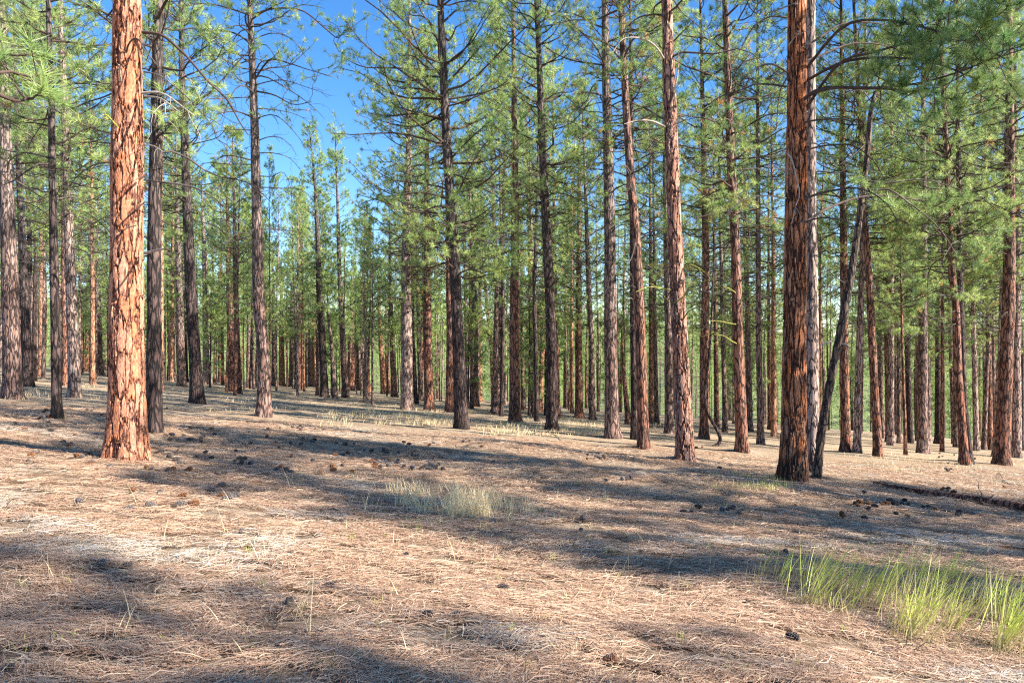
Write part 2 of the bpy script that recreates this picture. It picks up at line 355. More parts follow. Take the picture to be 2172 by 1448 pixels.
def live_crown(g, H, z0, Lmax, ax, rad, dens=1.0, T=TUFT, dead=0.03, tip_bias=None, K=7, sub=8, open_=1.0):
    n = max(6, int((H - z0) * 4.6 * dens))
    z = z0 + (H - 0.3 - z0) * (np.sort(g.random(n)) ** 0.95)
    t = (z - z0) / (H - z0)
    az = g.uniform(0, 6.283, n)
    if tip_bias is not None:
        keep = g.random(n) < 0.35 + 0.65 * (np.cos(az - tip_bias) > -0.2)
        z, t, az = z[keep], t[keep], az[keep]; n = len(z)
    L = Lmax * np.minimum(1, 0.55 + 1.6 * t) * (1 - t ** 1.4) ** 0.75 * g.uniform(0.65, 1.12, n) + 0.3
    pit = np.radians(-8 + 52 * t + g.normal(0, 9, n))
    D = np.stack([np.cos(az) * np.cos(pit), np.sin(az) * np.cos(pit), np.sin(pit)], -1)
    P0 = ax(z)
    P = curves(P0, D, L, g.uniform(0.05, 0.38, n), K, 0.045, g)
    r = np.clip(0.012 + 0.010 * L, 0, 0.05)[:, None] * np.linspace(1, 0.25, K)[None, :]
    parts = [tubes(P, r, 5)]
    # side branches
    S = np.linspace(0.28, 0.97, sub)[None, :] + g.uniform(-0.04, 0.04, (n, sub))
    pos, tan = sample(P, S)
    side = norm(np.cross(tan, UP)); sgn = np.where(np.arange(sub)[None, :] % 2, 1, -1)[..., None] * np.ones((n, sub, 1))
    ang = np.radians(g.uniform(30, 62, (n, sub, 1)))
    d2 = norm(tan * np.cos(ang) + side * sgn * np.sin(ang) + UP * g.normal(0.05, 0.28, (n, sub, 1)))
    L2 = (L[:, None] * (1.12 - S) * 0.55 + 0.16) * g.uniform(0.6, 1.2, (n, sub))
    P2 = curves(pos.reshape(-1, 3), d2.reshape(-1, 3), L2.ravel(), g.uniform(0.05, 0.5, n * sub), 5, 0.06, g)
    parts.append(tubes(P2, 0.008 * np.linspace(1.1, 0.5, 5)[None, :] * np.ones((len(P2), 1)), 3))
    # twigs
    m = 3
    S3 = g.uniform(0.35, 1.0, (len(P2), m)); pos3, tan3 = sample(P2, S3)
    d3 = norm(tan3 + g.normal(0, 0.6, tan3.shape) + UP * 0.25)
    L3 = g.uniform(0.07, 0.24, d3.shape[:2])
    E3 = pos3 + d3 * L3[..., None]
    P3 = np.stack([pos3.reshape(-1, 3), E3.reshape(-1, 3)], 1)
    parts.append(tubes(P3, np.full((len(P3), 2), 0.0045), 3))
    tp = np.concatenate([P[:, -1], P2[:, -1], E3.reshape(-1, 3)])
    td = np.concatenate([P[:, -1] - P[:, -2], P2[:, -1] - P2[:, -2], d3.reshape(-1, 3)])
    keep = g.random(len(tp)) < open_
    tp, td = tp[keep], td[keep]
    td = norm(norm(td) + UP * 0.35)
    # clumps of lighter and darker growth
    ph = g.uniform(0, 6.28, 3)
    tf = lambda p: 0.16 * np.sin(p[:, 0] * 1.9 + ph[0]) * np.sin(p[:, 1] * 1.9 + ph[1]) + 0.14 * np.sin(p[:, 2] * 1.3 + ph[2])
    return parts, place_tufts(T, tp, td, g, tint=(0.25, 0.95), dead=dead, tint_fn=tf)

def dead_branches(g, za, zb, Lr, ax, n, bias=None, K=9, sub=5, droop=(-0.75, -0.05)):
    z = g.uniform(za, zb, n); az = g.uniform(0, 6.283, n)
    f = 0.25 + 0.75 * np.clip((z - za) / max(0.5, (zb - za) * 0.5), 0, 1)
    L = g.uniform(*Lr, n) * f * np.where(g.random(n) < 0.25, 0.3, 1.0)
    pit = np.radians(g.uniform(-10, 30, n))
    D = np.stack([np.cos(az) * np.cos(pit), np.sin(az) * np.cos(pit), np.sin(pit)], -1)
    P = curves(ax(z), D, L, g.uniform(*droop, n), K, 0.05, g)
    r = np.clip(0.008 + 0.0085 * L, 0, 0.04)[:, None] * np.linspace(1, 0.2, K)[None, :]
    S = g.uniform(0.25, 0.98, (n, sub)); pos, tan = sample(P, S)
    d2 = norm(tan + g.normal(0, 0.7, tan.shape))
    L2 = L[:, None] * g.uniform(0.12, 0.45, (n, sub))
    P2 = curves(pos.reshape(-1, 3), d2.reshape(-1, 3), L2.ravel(), g.uniform(-0.5, 0.5, n * sub), 6, 0.08, g)
    r2 = 0.0055 * np.linspace(1.2, 0.5, 6)[None, :] * np.ones((len(P2), 1))
    pos3, tan3 = sample(P2, g.uniform(0.3, 1, (len(P2), 2)))
    d3 = norm(tan3 + g.normal(0, 0.8, tan3.shape))
    P3 = curves(pos3.reshape(-1, 3), d3.reshape(-1, 3), np.repeat(L2.ravel(), 2) * g.uniform(0.2, 0.6, len(P2) * 2), g.uniform(-0.4, 0.4, len(P2) * 2), 4, 0.08, g)
    r3 = np.full((len(P3), 4), 0.0038)
    return [(P, r, 5), (P2, r2, 3), (P3, r3, 3)], (n, sub)

def trunk_mesh(name, mat, path, rb, H, sides, dz_low, dz_high, g, disp=0.02):
    zs = np.concatenate([[-0.35, -0.1], np.arange(0.0, min(9, H), dz_low), np.arange(min(9, H), H, dz_high), [H]])
    ax = axis_of(path); C = ax(zs)
    zc = np.clip(zs, 0, None)
    r = rb * (0.92 + 0.26 * np.exp(-zc / 0.28) + 0.12 * np.exp(-zc / 1.6)) * (1 - 0.93 * (zc / H) ** 1.5)
    a = np.arange(sides) * 2 * np.pi / sides
    # buttress swell at the foot and slow wobble
    ph = g.uniform(0, 6.28, 4)
    lump = 1 + (0.09 * np.sin(3 * a[None, :] + ph[0]) + 0.07 * np.sin(5 * a[None, :] + ph[1])) * np.exp(-zc / 0.4)[:, None] \
        + 0.022 * np.sin(2 * a[None, :] + ph[2] + zc[:, None] * 1.3) + 0.02 * np.sin(zc[:, None] * 2.9 + ph[3])
    if disp:
        u = a[None, :] / (2 * np.pi) * 40; nn = value_noise(np.repeat(u, len(zs), 0) + 7 * ph[0], np.repeat(zs[:, None] * 6, sides, 1) + 50, 9)
        nn = np.where(np.arange(sides)[None, :] > sides - 3, 0.5, nn)
        lump = lump + disp * 4 * (nn - 0.5) * np.exp(-zc / 60)[:, None]
    rr = r[:, None] * lump
    V = np.stack([C[:, None, 0] + rr * np.cos(a), C[:, None, 1] + rr * np.sin(a), np.repeat(C[:, 2:3], sides, 1)], -1)
    K = len(zs); k = np.arange(K - 1)[:, None]; s = np.arange(sides)[None, :]; s2 = (s + 1) % sides
    q = np.stack([k * sides + s, k * sides + s2, (k + 1) * sides + s2, (k + 1) * sides + s], -1).reshape(-1, 4)
    return mesh_np(name, V.reshape(-1, 3), [q], mat, True)

def with_branches(tm, dset):
    """the trunk and the bare branches that grow out of it, one mesh with two materials"""
    n = len(tm.vertices); V0 = np.empty(n * 3, np.float32); tm.vertices.foreach_get('co', V0)
    q0 = np.empty(len(tm.loops), np.int32); tm.loops.foreach_get('vertex_index', q0)
    V, Fs = merge([(V0.reshape(-1, 3), q0.reshape(-1, 4))] + [tubes(*d) for d in dset])
    me = mesh_np('trunk', V, Fs, tm.materials[0], True); me.materials.append(M_DEAD)
    mi = np.ones(len(me.polygons), np.int32); mi[:len(q0) // 4] = 0
    me.polygons.foreach_set('material_index', mi)
    return me
def radius_fn(rb, H): return lambda z: rb * (1 - 0.93 * (np.clip(z, 0, H) / H) ** 1.25)

# ------------------------------------------------------------------ the trees traced from the photograph
# (foot px, foot py, [(px,py) points up the stem], width px at py~700, bark, height m, crown start m, crown spread m, short name)
T = [
 (28,845,[(20,600),(8,300),(-3,0)],33,'b',23,10,2.8,'left-edge pine'),
 (60,820,[(45,500),(28,150)],18,'d',21,11,2.2,None),
 (76,796,[(62,560),(55,300)],12,'p',20,10,2.2,None),
 (88,798,[(86,500)],12,'o2',20,10,2.2,None),
 (122,888,[(112,500),(105,200),(98,0)],18,'d',17,7.5,1.8,'slim black pine'),
 (140,818,[(135,500),(128,250)],14,'r',21,10,2.2,None),
 (160,843,[(145,500),(135,250),(125,50)],22,'p',22,8.5,2.6,'pale sunlit pine'),
 (175,788,[(170,620)],9,'r',20,8,2.2,None),
 (184,788,[(188,560)],9,'o2',20,8,2.2,None),
 (209,796,[(203,560),(197,400)],17,'b',21,9,2.3,None),
 (226,786,[(216,500)],9,'b',20,8,2.2,None),
 (272,972,[(268,700),(268,300),(266,0)],66,'o',21,10.5,3.0,'big orange pine'),
 (328,915,[(326,500),(330,250),(333,0)],29,'d',22,7.6,2.8,'thick black pine'),
 (364,798,[(363,560)],12,'o2',21,9,2.3,None),
 (386,820,[(376,500),(372,350)],15,'b',21,8,2.5,None),
 (420,855,[(403,600),(392,350),(383,150),(380,0)],24,'d',22,9.0,2.6,'leaning dark pine'),
 (440,815,[(435,600),(430,480)],15,'p',20,9,2.2,None),
 (470,798,[(466,650)],11,'r',19,8,2.2,None),
 (493,830,[(482,500),(480,350)],14,'r',18.5,9,2.2,None),
 (506,835,[(498,560),(495,430)],12,'r',17.5,9,2.2,None),
 (528,823,[(527,640)],8,'b',17,8,2.0,None),
 (559,882,[(560,800),(559,740),(548,640),(545,500),(538,250),(529,50)],25,'b',20,11,2.4,'scorch-ringed pine'),
 (583,819,[(580,640)],10,'b',16.5,7,2.0,None),
 (598,806,[(597,680)],10,'o2',16,7,2.0,None),
 (622,820,[(619,570)],12,'b',17,7,2.0,None),
 (636,824,[(635,560),(634,430)],15,'r',16.5,7.5,2.0,'straight red pine'),
 (655,820,[(653,650)],9,'b',16,7,2.0,None),
 (665,820,[(665,680)],9,'o2',16,7,2.0,None),
 (689,842,[(682,700),(677,600),(672,480),(668,400),(655,268)],14,'d2',19.6,8,1.8,'conical young pine'),
 (711,845,[(703,730),(695,660)],6,'b',9,5.5,0.9,None),
 (733,843,[(726,700),(719,560),(716,450),(712,335)],12,'b',17.0,8,1.7,None),
 (744,818,[(745,700)],12,'r',15,7,2.0,None),
 (761,828,[(759,690)],9,'b',14.5,6,1.9,None),
 (771,828,[(771,650)],8,'p',14,6,1.9,None),
 (780,830,[(778,740)],7,'o2',14,6,1.9,None),
 (815,835,[(806,700)],9,'o2',15.5,6,1.9,None),
 (824,824,[(820,720)],7,'r',16,6,2.0,None),
 (837,842,[(830,680),(828,600)],11,'b',19,8,2.0,None),
 (864,869,[(862,700),(861,560),(863,430),(867,300),(868,100)],23,'p',25,8.5,3.6,'pale-barked pine'),
 (880,856,[(873,700),(872,600)],12,'d',22,9,2.2,None),
 (893,850,[(888,700)],9,'b',22,9,2.2,None),
 (911,869,[(906,700),(906,500),(905,370)],18,'r',23,8.5,2.6,'even red-brown pine'),
 (930,846,[(926,720)],8,'b',22,8,2.2,None),
 (954,874,[(955,700),(952,560)],16,'h2',22,10,2.4,None),
 (979,910,[(973,750),(966,600),(960,500),(950,350),(942,200),(935,50)],25,'d2',24,6.4,4.1,'leafy dark pine'),
 (996,862,[(989,700),(986,560)],9,'p',21,8,2.2,None),
 (1009,862,[(1009,700),(1005,560)],14,'b',21,9,2.3,None),
 (1018,852,[(1018,700)],8,'o2',21,9,2.3,None),
 (1052,875,[(1056,750),(1058,600),(1065,500)],16,'b',22,10,2.4,'swept pine'),
 (1048,862,[(1044,760),(1032,640),(1024,560)],8,'o2',14,7,1.6,None),
 (1092,896,[(1091,700),(1093,500),(1092,350),(1090,150),(1088,30)],21,'r2',24,9,2.8,'dark-footed pine'),
 (1110,870,[(1108,740)],8,'b',22,8,2.2,None),
 (1133,875,[(1127,720)],10,'r',22,8,2.2,None),
 (1145,874,[(1150,740)],10,'o2',22,8,2.2,None),
 (1171,912,[(1170,750),(1165,600),(1160,500),(1150,300),(1143,100),(1138,0)],22,'d2',24,9,2.8,'twisted dark pine'),
 (1184,885,[(1178,650),(1176,520)],9,'h2',23,9,2.4,None),
 (1201,864,[(1200,760)],9,'r',21,8,2.2,None),
 (1228,886,[(1227,700),(1228,550)],14,'r',22,8,2.4,'plain brown pine'),
 (1256,890,[(1254,700),(1250,640)],12,'b',21,7,2.4,None),
 (1298,928,[(1295,700),(1294,500),(1290,300),(1286,150),(1284,0)],27,'b',25,12,2.8,'purple-grey pine'),
 (1333,900,[(1322,780)],4,'r',6,4,0.7,None),
 (1346,931,[(1344,760)],14,'d',22,9,2.5,None),
 (1365,950,[(1360,750),(1350,500),(1340,400),(1330,250),(1320,50)],21,'r',23,11,2.6,'slanting red pine'),
 (1381,897,[(1381,740)],10,'o2',22,8,2.3,None),
 (1393,899,[(1390,750)],8,'b',22,8,2.3,None),
 (1419,919,[(1418,700),(1414,500),(1412,350)],16,'b',23,10,2.5,None),
 (1454,976,[(1446,800),(1438,640),(1432,500),(1425,300),(1418,100),(1416,0)],31,'o3',23,11.5,2.8,'knotty sunlit pine'),
 (1494,930,[(1495,700),(1498,550),(1495,400)],17,'h2',22,9,2.5,None),
 (1520,905,[(1518,700)],9,'r',22,8,2.4,None),
 (1538,916,[(1534,740)],9,'b',22,8,2.4,None),
 (1574,958,[(1566,750),(1560,500),(1552,350),(1545,150),(1540,0)],22,'r2',23,8.5,2.8,'tall brown pine'),
 (1590,915,[(1585,640),(1582,540)],11,'b',22,8,2.4,None),
 (1613,941,[(1609,700),(1609,520)],12,'b',22,8,2.4,None),
 (1632,910,[(1631,740)],7,'r',21,8,2.4,None),
 (1641,926,[(1641,700),(1641,530)],10,'o2',21,8,2.4,None),
 (1682,1020,[(1684,800),(1687,600),(1690,400),(1694,0)],46,'h',23,13,3.0,'thick red pine'),
 (1722,1000,[(1722,750),(1720,500),(1720,300),(1722,100)],28,'p2',22,12,2.8,None),
 (1794,956,[(1790,800),(1791,600)],17,'r',22,9,2.5,'upright ruddy pine'),
 (1817,960,[(1820,800),(1826,650),(1830,560)],13,'p',22,9,2.5,None),
 (1862,968,[(1853,800),(1845,600),(1838,500)],15,'r',22,9,2.5,'left-leaning rusty pine'),
 (1870,928,[(1865,700)],9,'b',21,8,2.4,None),
 (1884,937,[(1880,700),(1879,600)],9,'r',21,8,2.4,None),
 (1906,940,[(1906,750),(1907,600)],7,'b',21,8,2.4,None),
 (1920,964,[(1914,750),(1912,600)],5,'r',12,6,1.2,None),
 (1929,938,[(1925,750)],10,'d',21,8,2.4,None),
 (1955,961,[(1957,750),(1960,600)],18,'b',22,7.5,2.6,'broad grey-brown pine'),
 (1968,935,[(1968,750)],9,'p',21,7,2.4,None),
 (1989,941,[(1990,750)],11,'d',21,7,2.4,None),
 (1997,958,[(1999,750),(2000,600)],6,'r',17,6,2.0,None),
 (2026,948,[(2026,750)],8,'b',21,7,2.4,None),
 (2045,985,[(2032,800),(2028,650),(2020,580)],15,'r',22,7,3.0,'reddish twin pine'),
 (2055,980,[(2043,850),(2040,700),(2036,550)],12,'d',22,8,2.6,None),
 (2085,953,[(2092,800),(2098,700)],8,'b',21,8,2.4,None),
 (2098,953,[(2097,750)],10,'r',21,8,2.4,None),
 (2110,968,[(2115,850),(2122,750)],10,'p',21,9,2.4,None),
 (2123,985,[(2132,800),(2140,650),(2143,500),(2145,300),(2145,0)],25,'h2',23,11,2.8,'dark red right-edge pine'),
 (2153,970,[(2155,750),(2160,500)],17,'p',22,11,2.6,None),
]
KIND = {'o2': 'o', 'p2': 'p', 'd2': 'd', 'h2': 'r', 'r2': 'r', 'o3': 'o'}
WORD = {'o': 'orange-barked', 'r': 'red-brown', 'b': 'grey-brown', 'd': 'scorched black-brown', 'p': 'pale-barked', 'h': 'deep red'}
bark_far_o = bark('bark_far_orange', (0.48, 0.21, 0.11), (0.46, 0.27, 0.17), (0.08, 0.035, 0.025), 10.0, 0.3, 0.2, False, 0.10)
bark_hero_o3 = bark('bark_knotty_orange', (0.46, 0.20, 0.12), (0.54, 0.33, 0.25), (0.06, 0.03, 0.025), 9.0, 0.35, 0.15, True, 0.10)
def bark_of(code):
    if code == 'o2': return bark_far_o
    if code == 'o3': return bark_hero_o3
    return BARK[KIND.get(code, code)]
LAB = {
 'left-edge pine': 'wide grey-brown pine trunk standing at the left edge of the photo',
 'slim black pine': 'slim scorched black pine between the left-edge pine and the big orange pine, its foot nearest',
 'pale sunlit pine': 'grey pine with a sunlit pale right side, just right of the slim black pine',
 'big orange pine': 'massive sunlit orange pine with plated bark, the thickest trunk in the foreground left',
 'thick black pine': 'thick scorched black pine close behind the right side of the big orange pine',
 'leaning dark pine': 'dark pine leaning slightly left, first sizeable trunk right of the thick black pine',
 'scorch-ringed pine': 'pale pine with black scorch bands and a bent lower stem below the gap of sky',
 'straight red pine': 'straight red trunk in the distant left-centre, taller and redder than its thin neighbours',
 'conical young pine': 'dark slender pine whose pointed crown rises alone into the blue gap',
 'pale-barked pine': 'pale brown pine with flared foot, left of the even red-brown pine at the middle',
 'even red-brown pine': 'evenly red-brown straight pine just left of the leafy dark pine',
 'leafy dark pine': 'dark furrowed pine with the fullest low green crown, left of centre',
 'swept pine': 'grey-brown pine with a stem curving right as it rises, right of the leafy dark pine',
 'dark-footed pine': 'brown pine with a blackened lower stem standing in dry grass at centre',
 'twisted dark pine': 'dark pine with kinked leaning stem standing alone right of the dark-footed pine',
 'plain brown pine': 'evenly brown distant pine in the open gap left of the purple-grey pine',
 'purple-grey pine': 'tall straight purple-grey pine with dark branch scars and a flared black foot',
 'slanting red pine': 'slim red pine slanting left as it rises, right of the purple-grey pine',
 'knotty sunlit pine': 'stout knotty orange pine with a sunlit right side and lichen-covered branches',
 'tall brown pine': 'tall red-brown pine standing alone between the knotty sunlit pine and thick red pine',
 'thick red pine': 'thick deep red pine with blackened furrows, nearest trunk on the right',
 'upright ruddy pine': 'upright ruddy pine framed by the leaning dead stem and a pale trunk',
 'left-leaning rusty pine': 'rusty pine leaning left with a dark foot, right of the leaning dead stem',
 'broad grey-brown pine': 'broad straight grey-brown pine in the right distance, widest of the trunks around it',
 'reddish twin pine': 'reddish front trunk of the crossed pair left of the right-edge pine',
 'dark red right-edge pine': 'dark red leaning pine near the right edge with a blackened foot',
}
marks = sorted([(t[0], t[8]) for t in T if t[8]])
ORD = ['first', 'second', 'third', 'fourth', 'fifth', 'sixth', 'seventh', 'eighth', 'ninth', 'tenth']
SHORT = {'dark red right-edge pine': 'right-edge pine', 'left-leaning rusty pine': 'rusty pine', 'broad grey-brown pine': 'broad pine', 'even red-brown pine': 'even red pine'}
sn = lambda s: SHORT.get(s, s)

def make_root(name, loc): 
    o = bpy.data.objects.new(name, None); o.empty_display_size = 0.3; COL.objects.link(o); o.location = loc; return o

def tufts_mesh(name, tf, mat=None):
    V, Fc, a = tf
    return mesh_np(name, V, [Fc], mat or M_NEEDLE, False, {'tint': a})
TREE_XY = []
heroes = {}
counts = {}
for idx, (bx, by, pts, w, code, H, z0, spread, short) in enumerate(T):
    g = np.random.default_rng(1000 + idx)
    base = ground_at(bx, by); Y = base.y
    if code in ('o', 'h', 'o3') or w > 20: pass
    path = [(-0.5, 0, 0), (0, 0, 0)]
    lastp = (0, 0, 0); 
    for (px, py) in pts:
        p = at(px, py, Y) - base
        path.append((p.z, p.x, 0.0)); 
    # continue the lean above the last traced point
    (za, xa, _), (zb, xb, _) = path[-2], path[-1]
    slope = (xb - xa) / max(0.5, zb - za) if len(pts) > 1 else xb / zb
    slope = max(-0.06, min(0.06, slope)) * 0.6
    H = max(H, zb + 2.5) if short != 'conical young pine' else max(H, zb + .3)
    path.append((H + 1, xb + slope * (H + 1 - zb), g.uniform(-0.4, 0.4)))
    path = sorted(path)
    ax = axis_of(path)
    z7 = max(0.5, (by - 700) / F * Y)
    rb = w / 2 / F * Y / (0.92 * (1 - 0.93 * min(0.8, z7 / H) ** 1.5) + 0.12 * math.exp(-z7 / 1.6))
    root = make_root('pine_tree', base)
    near = Y < 24
    hero = code in ('o', 'h', 'o3')
    sides = 112 if hero and Y < 22 else (40 if near else 22)
    dzl = 0.022 if hero and Y < 22 else (0.12 if near else 0.35)
    tm = trunk_mesh('trunk', bark_of(code), path, rb, H, sides, dzl, 0.5, g, 0.0 if hero else 0.022)
    trunk_o = link('trunk', tm, root)
    # live crown
    opn = 0.8
    if bx < 480 and Y < 33 and code != 'o': z0 *= 0.78
    if Y > 33 and w > 6: z0 *= 0.72
    elif Y > 24 and bx > 800: z0 *= 0.85
    full = short == 'leafy dark pine'
    kw = dict(dens=1.0, T=TUFT if Y < 40 else TUFT_FAR, dead=0.05, sub=8 if Y < 40 else 6, open_=opn)
    if short in ('scorch-ringed pine',): kw.update(dens=0.8, open_=0.6)
    if full: kw.update(dens=1.35, open_=1.0, dead=0.01)
    if short == 'pale-barked pine': kw.update(dens=1.3, open_=1.0)
    if w <= 6: kw.update(dens=1.2)
    parts, tf = live_crown(g, H, z0, spread, ax, None, **kw)
    V, Fs = merge(parts)
    link('limbs', mesh_np('limbs', V, Fs, M_LIMB, True), root)
    link('crown', tufts_mesh('crown', tf), root)
    # dead lower branches
    zlow = {True: 3.2, False: 3.6}[near]
    nb = (24 if bx > 1000 else 18) if Y < 24 else (42 if Y < 45 else 24)
    if w <= 6: nb, zlow = 8, 2.0
    if short == 'big orange pine': nb, zlow = 9, 7.0
    if short == 'thick red pine': nb, zlow = 16, 6.0
    dset, (n, sub) = dead_branches(g, zlow, z0 + 5.0, (1.1, 3.3) if w > 8 else (0.4, 1.2), ax, nb)
    if near:
        (P, r, s0), (P2, r2, s2), (P3, r3, s3) = dset
        for k in range(n):
            V, Fs = merge([tubes(P[k:k + 1], r[k:k + 1], s0), tubes(P2[k * sub:(k + 1) * sub], r2[k * sub:(k + 1) * sub], s2), tubes(P3[k * sub * 2:(k + 1) * sub * 2], r3[k * sub * 2:(k + 1) * sub * 2], s3)])
            link('dead_branch', mesh_np('dead_branch', V, Fs, M_DEAD, True), root)
    else:
        trunk_o.data = with_branches(tm, dset)
    TREE_XY.append((base.x, base.y))
    if short:
        lab = LAB[short]; heroes[short] = (root, base, rb, ax)
    else:
        left = [m for m in marks if m[0] < bx]; right = [m for m in marks if m[0] >= bx]
        a_ = left[-1][1] if left else None; b_ = right[0][1] if right else None
        ordi = sum(1 for t in T if (a_ is None or t[0] > left[-1][0]) and t[0] < bx)
        thick = 'stout' if w >= 15 else ('medium' if w >= 10.5 else ('slim' if w > 6 else 'thin'))
        c = WORD[KIND.get(code, code)]
        if b_: lab = f'{thick} {c} pine, {ORD[ordi]} trunk from the left between {sn(a_)} and {sn(b_)}'
        else: lab = f'{thick} {c} pine partly behind the right side of the right-edge pine'
        if code == 'p2': lab = 'pale sunlit pine directly behind the right side of the thick red pine'
        if bx == 1333: lab = 'thin red leaning sapling stem between the purple-grey pine and slanting red pine'
    tag(root, lab, 'tree', 'pines standing one by one in the open wood')

# ------------------------------------------------------------------ boughs traced from the photograph
def to_poly(pts, Y0, Y1, origin, K=None):
    n = len(pts)
    P = np.array([np.array(at(px, py, Y0 + (Y1 - Y0) * i / (n - 1)) - origin) for i, (px, py) in enumerate(pts)])
    K = K or (n * 3); x = np.linspace(0, n - 1, K)
    # smooth (Catmull-Rom like) resampling
    out = []
    for t in x:
        i = min(int(t), n - 2); f = t - i
        p0, p1, p2, p3 = P[max(i - 1, 0)], P[i], P[i + 1], P[min(i + 2, n - 1)]
        out.append(0.5 * ((2 * p1) + (-p0 + p2) * f + (2 * p0 - 5 * p1 + 4 * p2 - p3) * f * f + (-p0 + 3 * p1 - 3 * p2 + p3) * f ** 3))
    return np.array(out)
def traced_branch(root, base, pts, Y0, Y1, r0, r1, mat, twigs=4, seed=0, name='dead_branch'):
    g = np.random.default_rng(500 + seed)
    P = to_poly(pts, Y0, Y1, base)[None]
    r = np.linspace(r0, r1, P.shape[1])[None]
    parts = [tubes(P, r, 6)]
    if twigs:
        pos, tan = sample(P, g.uniform(0.25, 0.98, (1, twigs)))
        d = norm(tan + g.normal(0, 0.7, tan.shape)); L = g.uniform(0.2, 0.7, twigs)
        P2 = curves(pos[0], d[0], L, g.uniform(-0.7, 0.2, twigs), 6, 0.08, g)
        parts.append(tubes(P2, 0.006 * np.linspace(1.2, 0.5, 6)[None] * np.ones((twigs, 1)), 3))
    V, Fs = merge(parts)
    return link(name, mesh_np(name, V, Fs, mat, True), root)
def bough(root, base, pts, Y0, Y1, r0, r1, sub, L2r, T, seed, dead=0.0, tint=(0.25, 0.7), s0=0.3, twn=4, sc=(0.85, 1.15)):
    g = np.random.default_rng(700 + seed)
    P = to_poly(pts, Y0, Y1, base)[None]
    parts = [tubes(P, np.linspace(r0, r1, P.shape[1])[None], 6)]
    S = g.uniform(s0, 1.0, (1, sub)); pos, tan = sample(P, S)
    d = norm(tan * 0.6 + g.normal(0, 0.65, tan.shape)); L = g.uniform(*L2r, sub)
    P2 = curves(pos[0], d[0], L, g.uniform(-0.1, 0.5, sub), 6, 0.06, g)
    parts.append(tubes(P2, 0.009 * np.linspace(1.2, 0.5, 6)[None] * np.ones((sub, 1)), 4))
    S3 = g.uniform(0.3, 1, (sub, twn)); p3, t3 = sample(P2, S3)
    d3 = norm(t3 + g.normal(0, 0.6, t3.shape) + UP * 0.3); E = p3 + d3 * g.uniform(0.08, 0.3, (sub, twn, 1))
    parts.append(tubes(np.stack([p3.reshape(-1, 3), E.reshape(-1, 3)], 1), np.full((sub * twn, 2), 0.005), 3))
    tp = np.concatenate([P[:, -1], P2[:, -1], E.reshape(-1, 3)]); td = np.concatenate([P[:, -1] - P[:, -2], P2[:, -1] - P2[:, -2], d3.reshape(-1, 3)])
    b = link('live_branch', (lambda m: mesh_np('live_branch', m[0], m[1], M_LIMB, True))(merge(parts)), root)
    V, Fc, a = place_tufts(T, tp, norm(norm(td) + UP * 0.25), g, scale=sc, tint=tint, dead=dead)
    link('needles', mesh_np('needles', V, [Fc], M_NEEDLE, False, {'tint': a}), b)
    return b

r_, b_, _, _ = heroes['big orange pine']; Yh = b_.y
k = 0
for pts, dY, r0, r1, mat, tw in [
    ([(300, 66), (340, 72), (375, 100), (400, 125), (440, 172), (480, 210), (505, 255), (525, 285)], -0.6, .028, .008, M_LIMB, 5),
    ([(302, 150), (335, 158), (360, 175), (395, 205), (420, 232), (445, 262), (465, 300)], -0.5, .014, .004, M_DEAD, 5),
    ([(298, 196), (330, 194), (355, 203), (385, 225), (415, 248)], -0.4, .022, .007, M_WHITE, 3),
    ([(303, 203), (335, 206), (360, 222), (380, 238)], -0.9, .016, .006, M_WHITE, 2),
    ([(290, 82), (302, 95), (320, 125), (340, 145), (358, 152)], -0.8, .012, .004, M_DEAD, 2),
    ([(264, 120), (268, 95), (280, 80), (293, 84), (303, 105), (330, 135), (363, 195)], -0.9, .018, .004, M_DEAD, 2),
    ([(255, 278), (240, 260), (222, 242), (210, 246)], -0.5, .02, .006, M_LICHEN, 1),
    ([(245, 192), (215, 205), (180, 216), (150, 230), (120, 232)], 0.8, .016, .005, M_DEAD, 4),
    ([(245, 48), (225, 38), (205, 30), (190, 26)], 0.3, .014, .005, M_LICHEN, 2),
    ([(218, 36), (232, 22), (245, 0)], 0.2, .016, .01, M_DEAD, 0),
    ([(303, 306), (325, 309), (345, 322)], -0.4, .014, .005, M_WHITE, 1),
    ([(304, 381), (330, 384), (360, 388), (395, 400)], -0.4, .014, .004, M_DEAD, 2),
    ([(306, 537), (325, 532), (345, 528)], -0.6, .024, .014, M_WHITE, 0),
    ([(258, 180), (252, 160), (250, 138), (247, 136)], -0.6, .016, .010, M_WHITE, 0),
    ([(244, 342), (200, 348), (165, 370), (140, 400), (110, 425)], 1.0, .014, .004, M_DEAD, 4),
    ([(262, 488), (270, 482), (287, 478)], -0.7, .012, .008, M_WHITE, 0),
    ([(294, 380), (302, 374), (309, 369)], -0.5, .02, .015, M_CHIP, 0),
    ([(292, 440), (298, 434), (304, 430)], -0.5, .018, .013, M_CHIP, 0),
    ([(246, 305), (190, 300), (150, 306)], 1.0, .014, .005, M_DEAD, 3)]:
    traced_branch(r_, b_, pts, Yh - 0.15, Yh + dY, r0, r1, mat, tw, k); k += 1

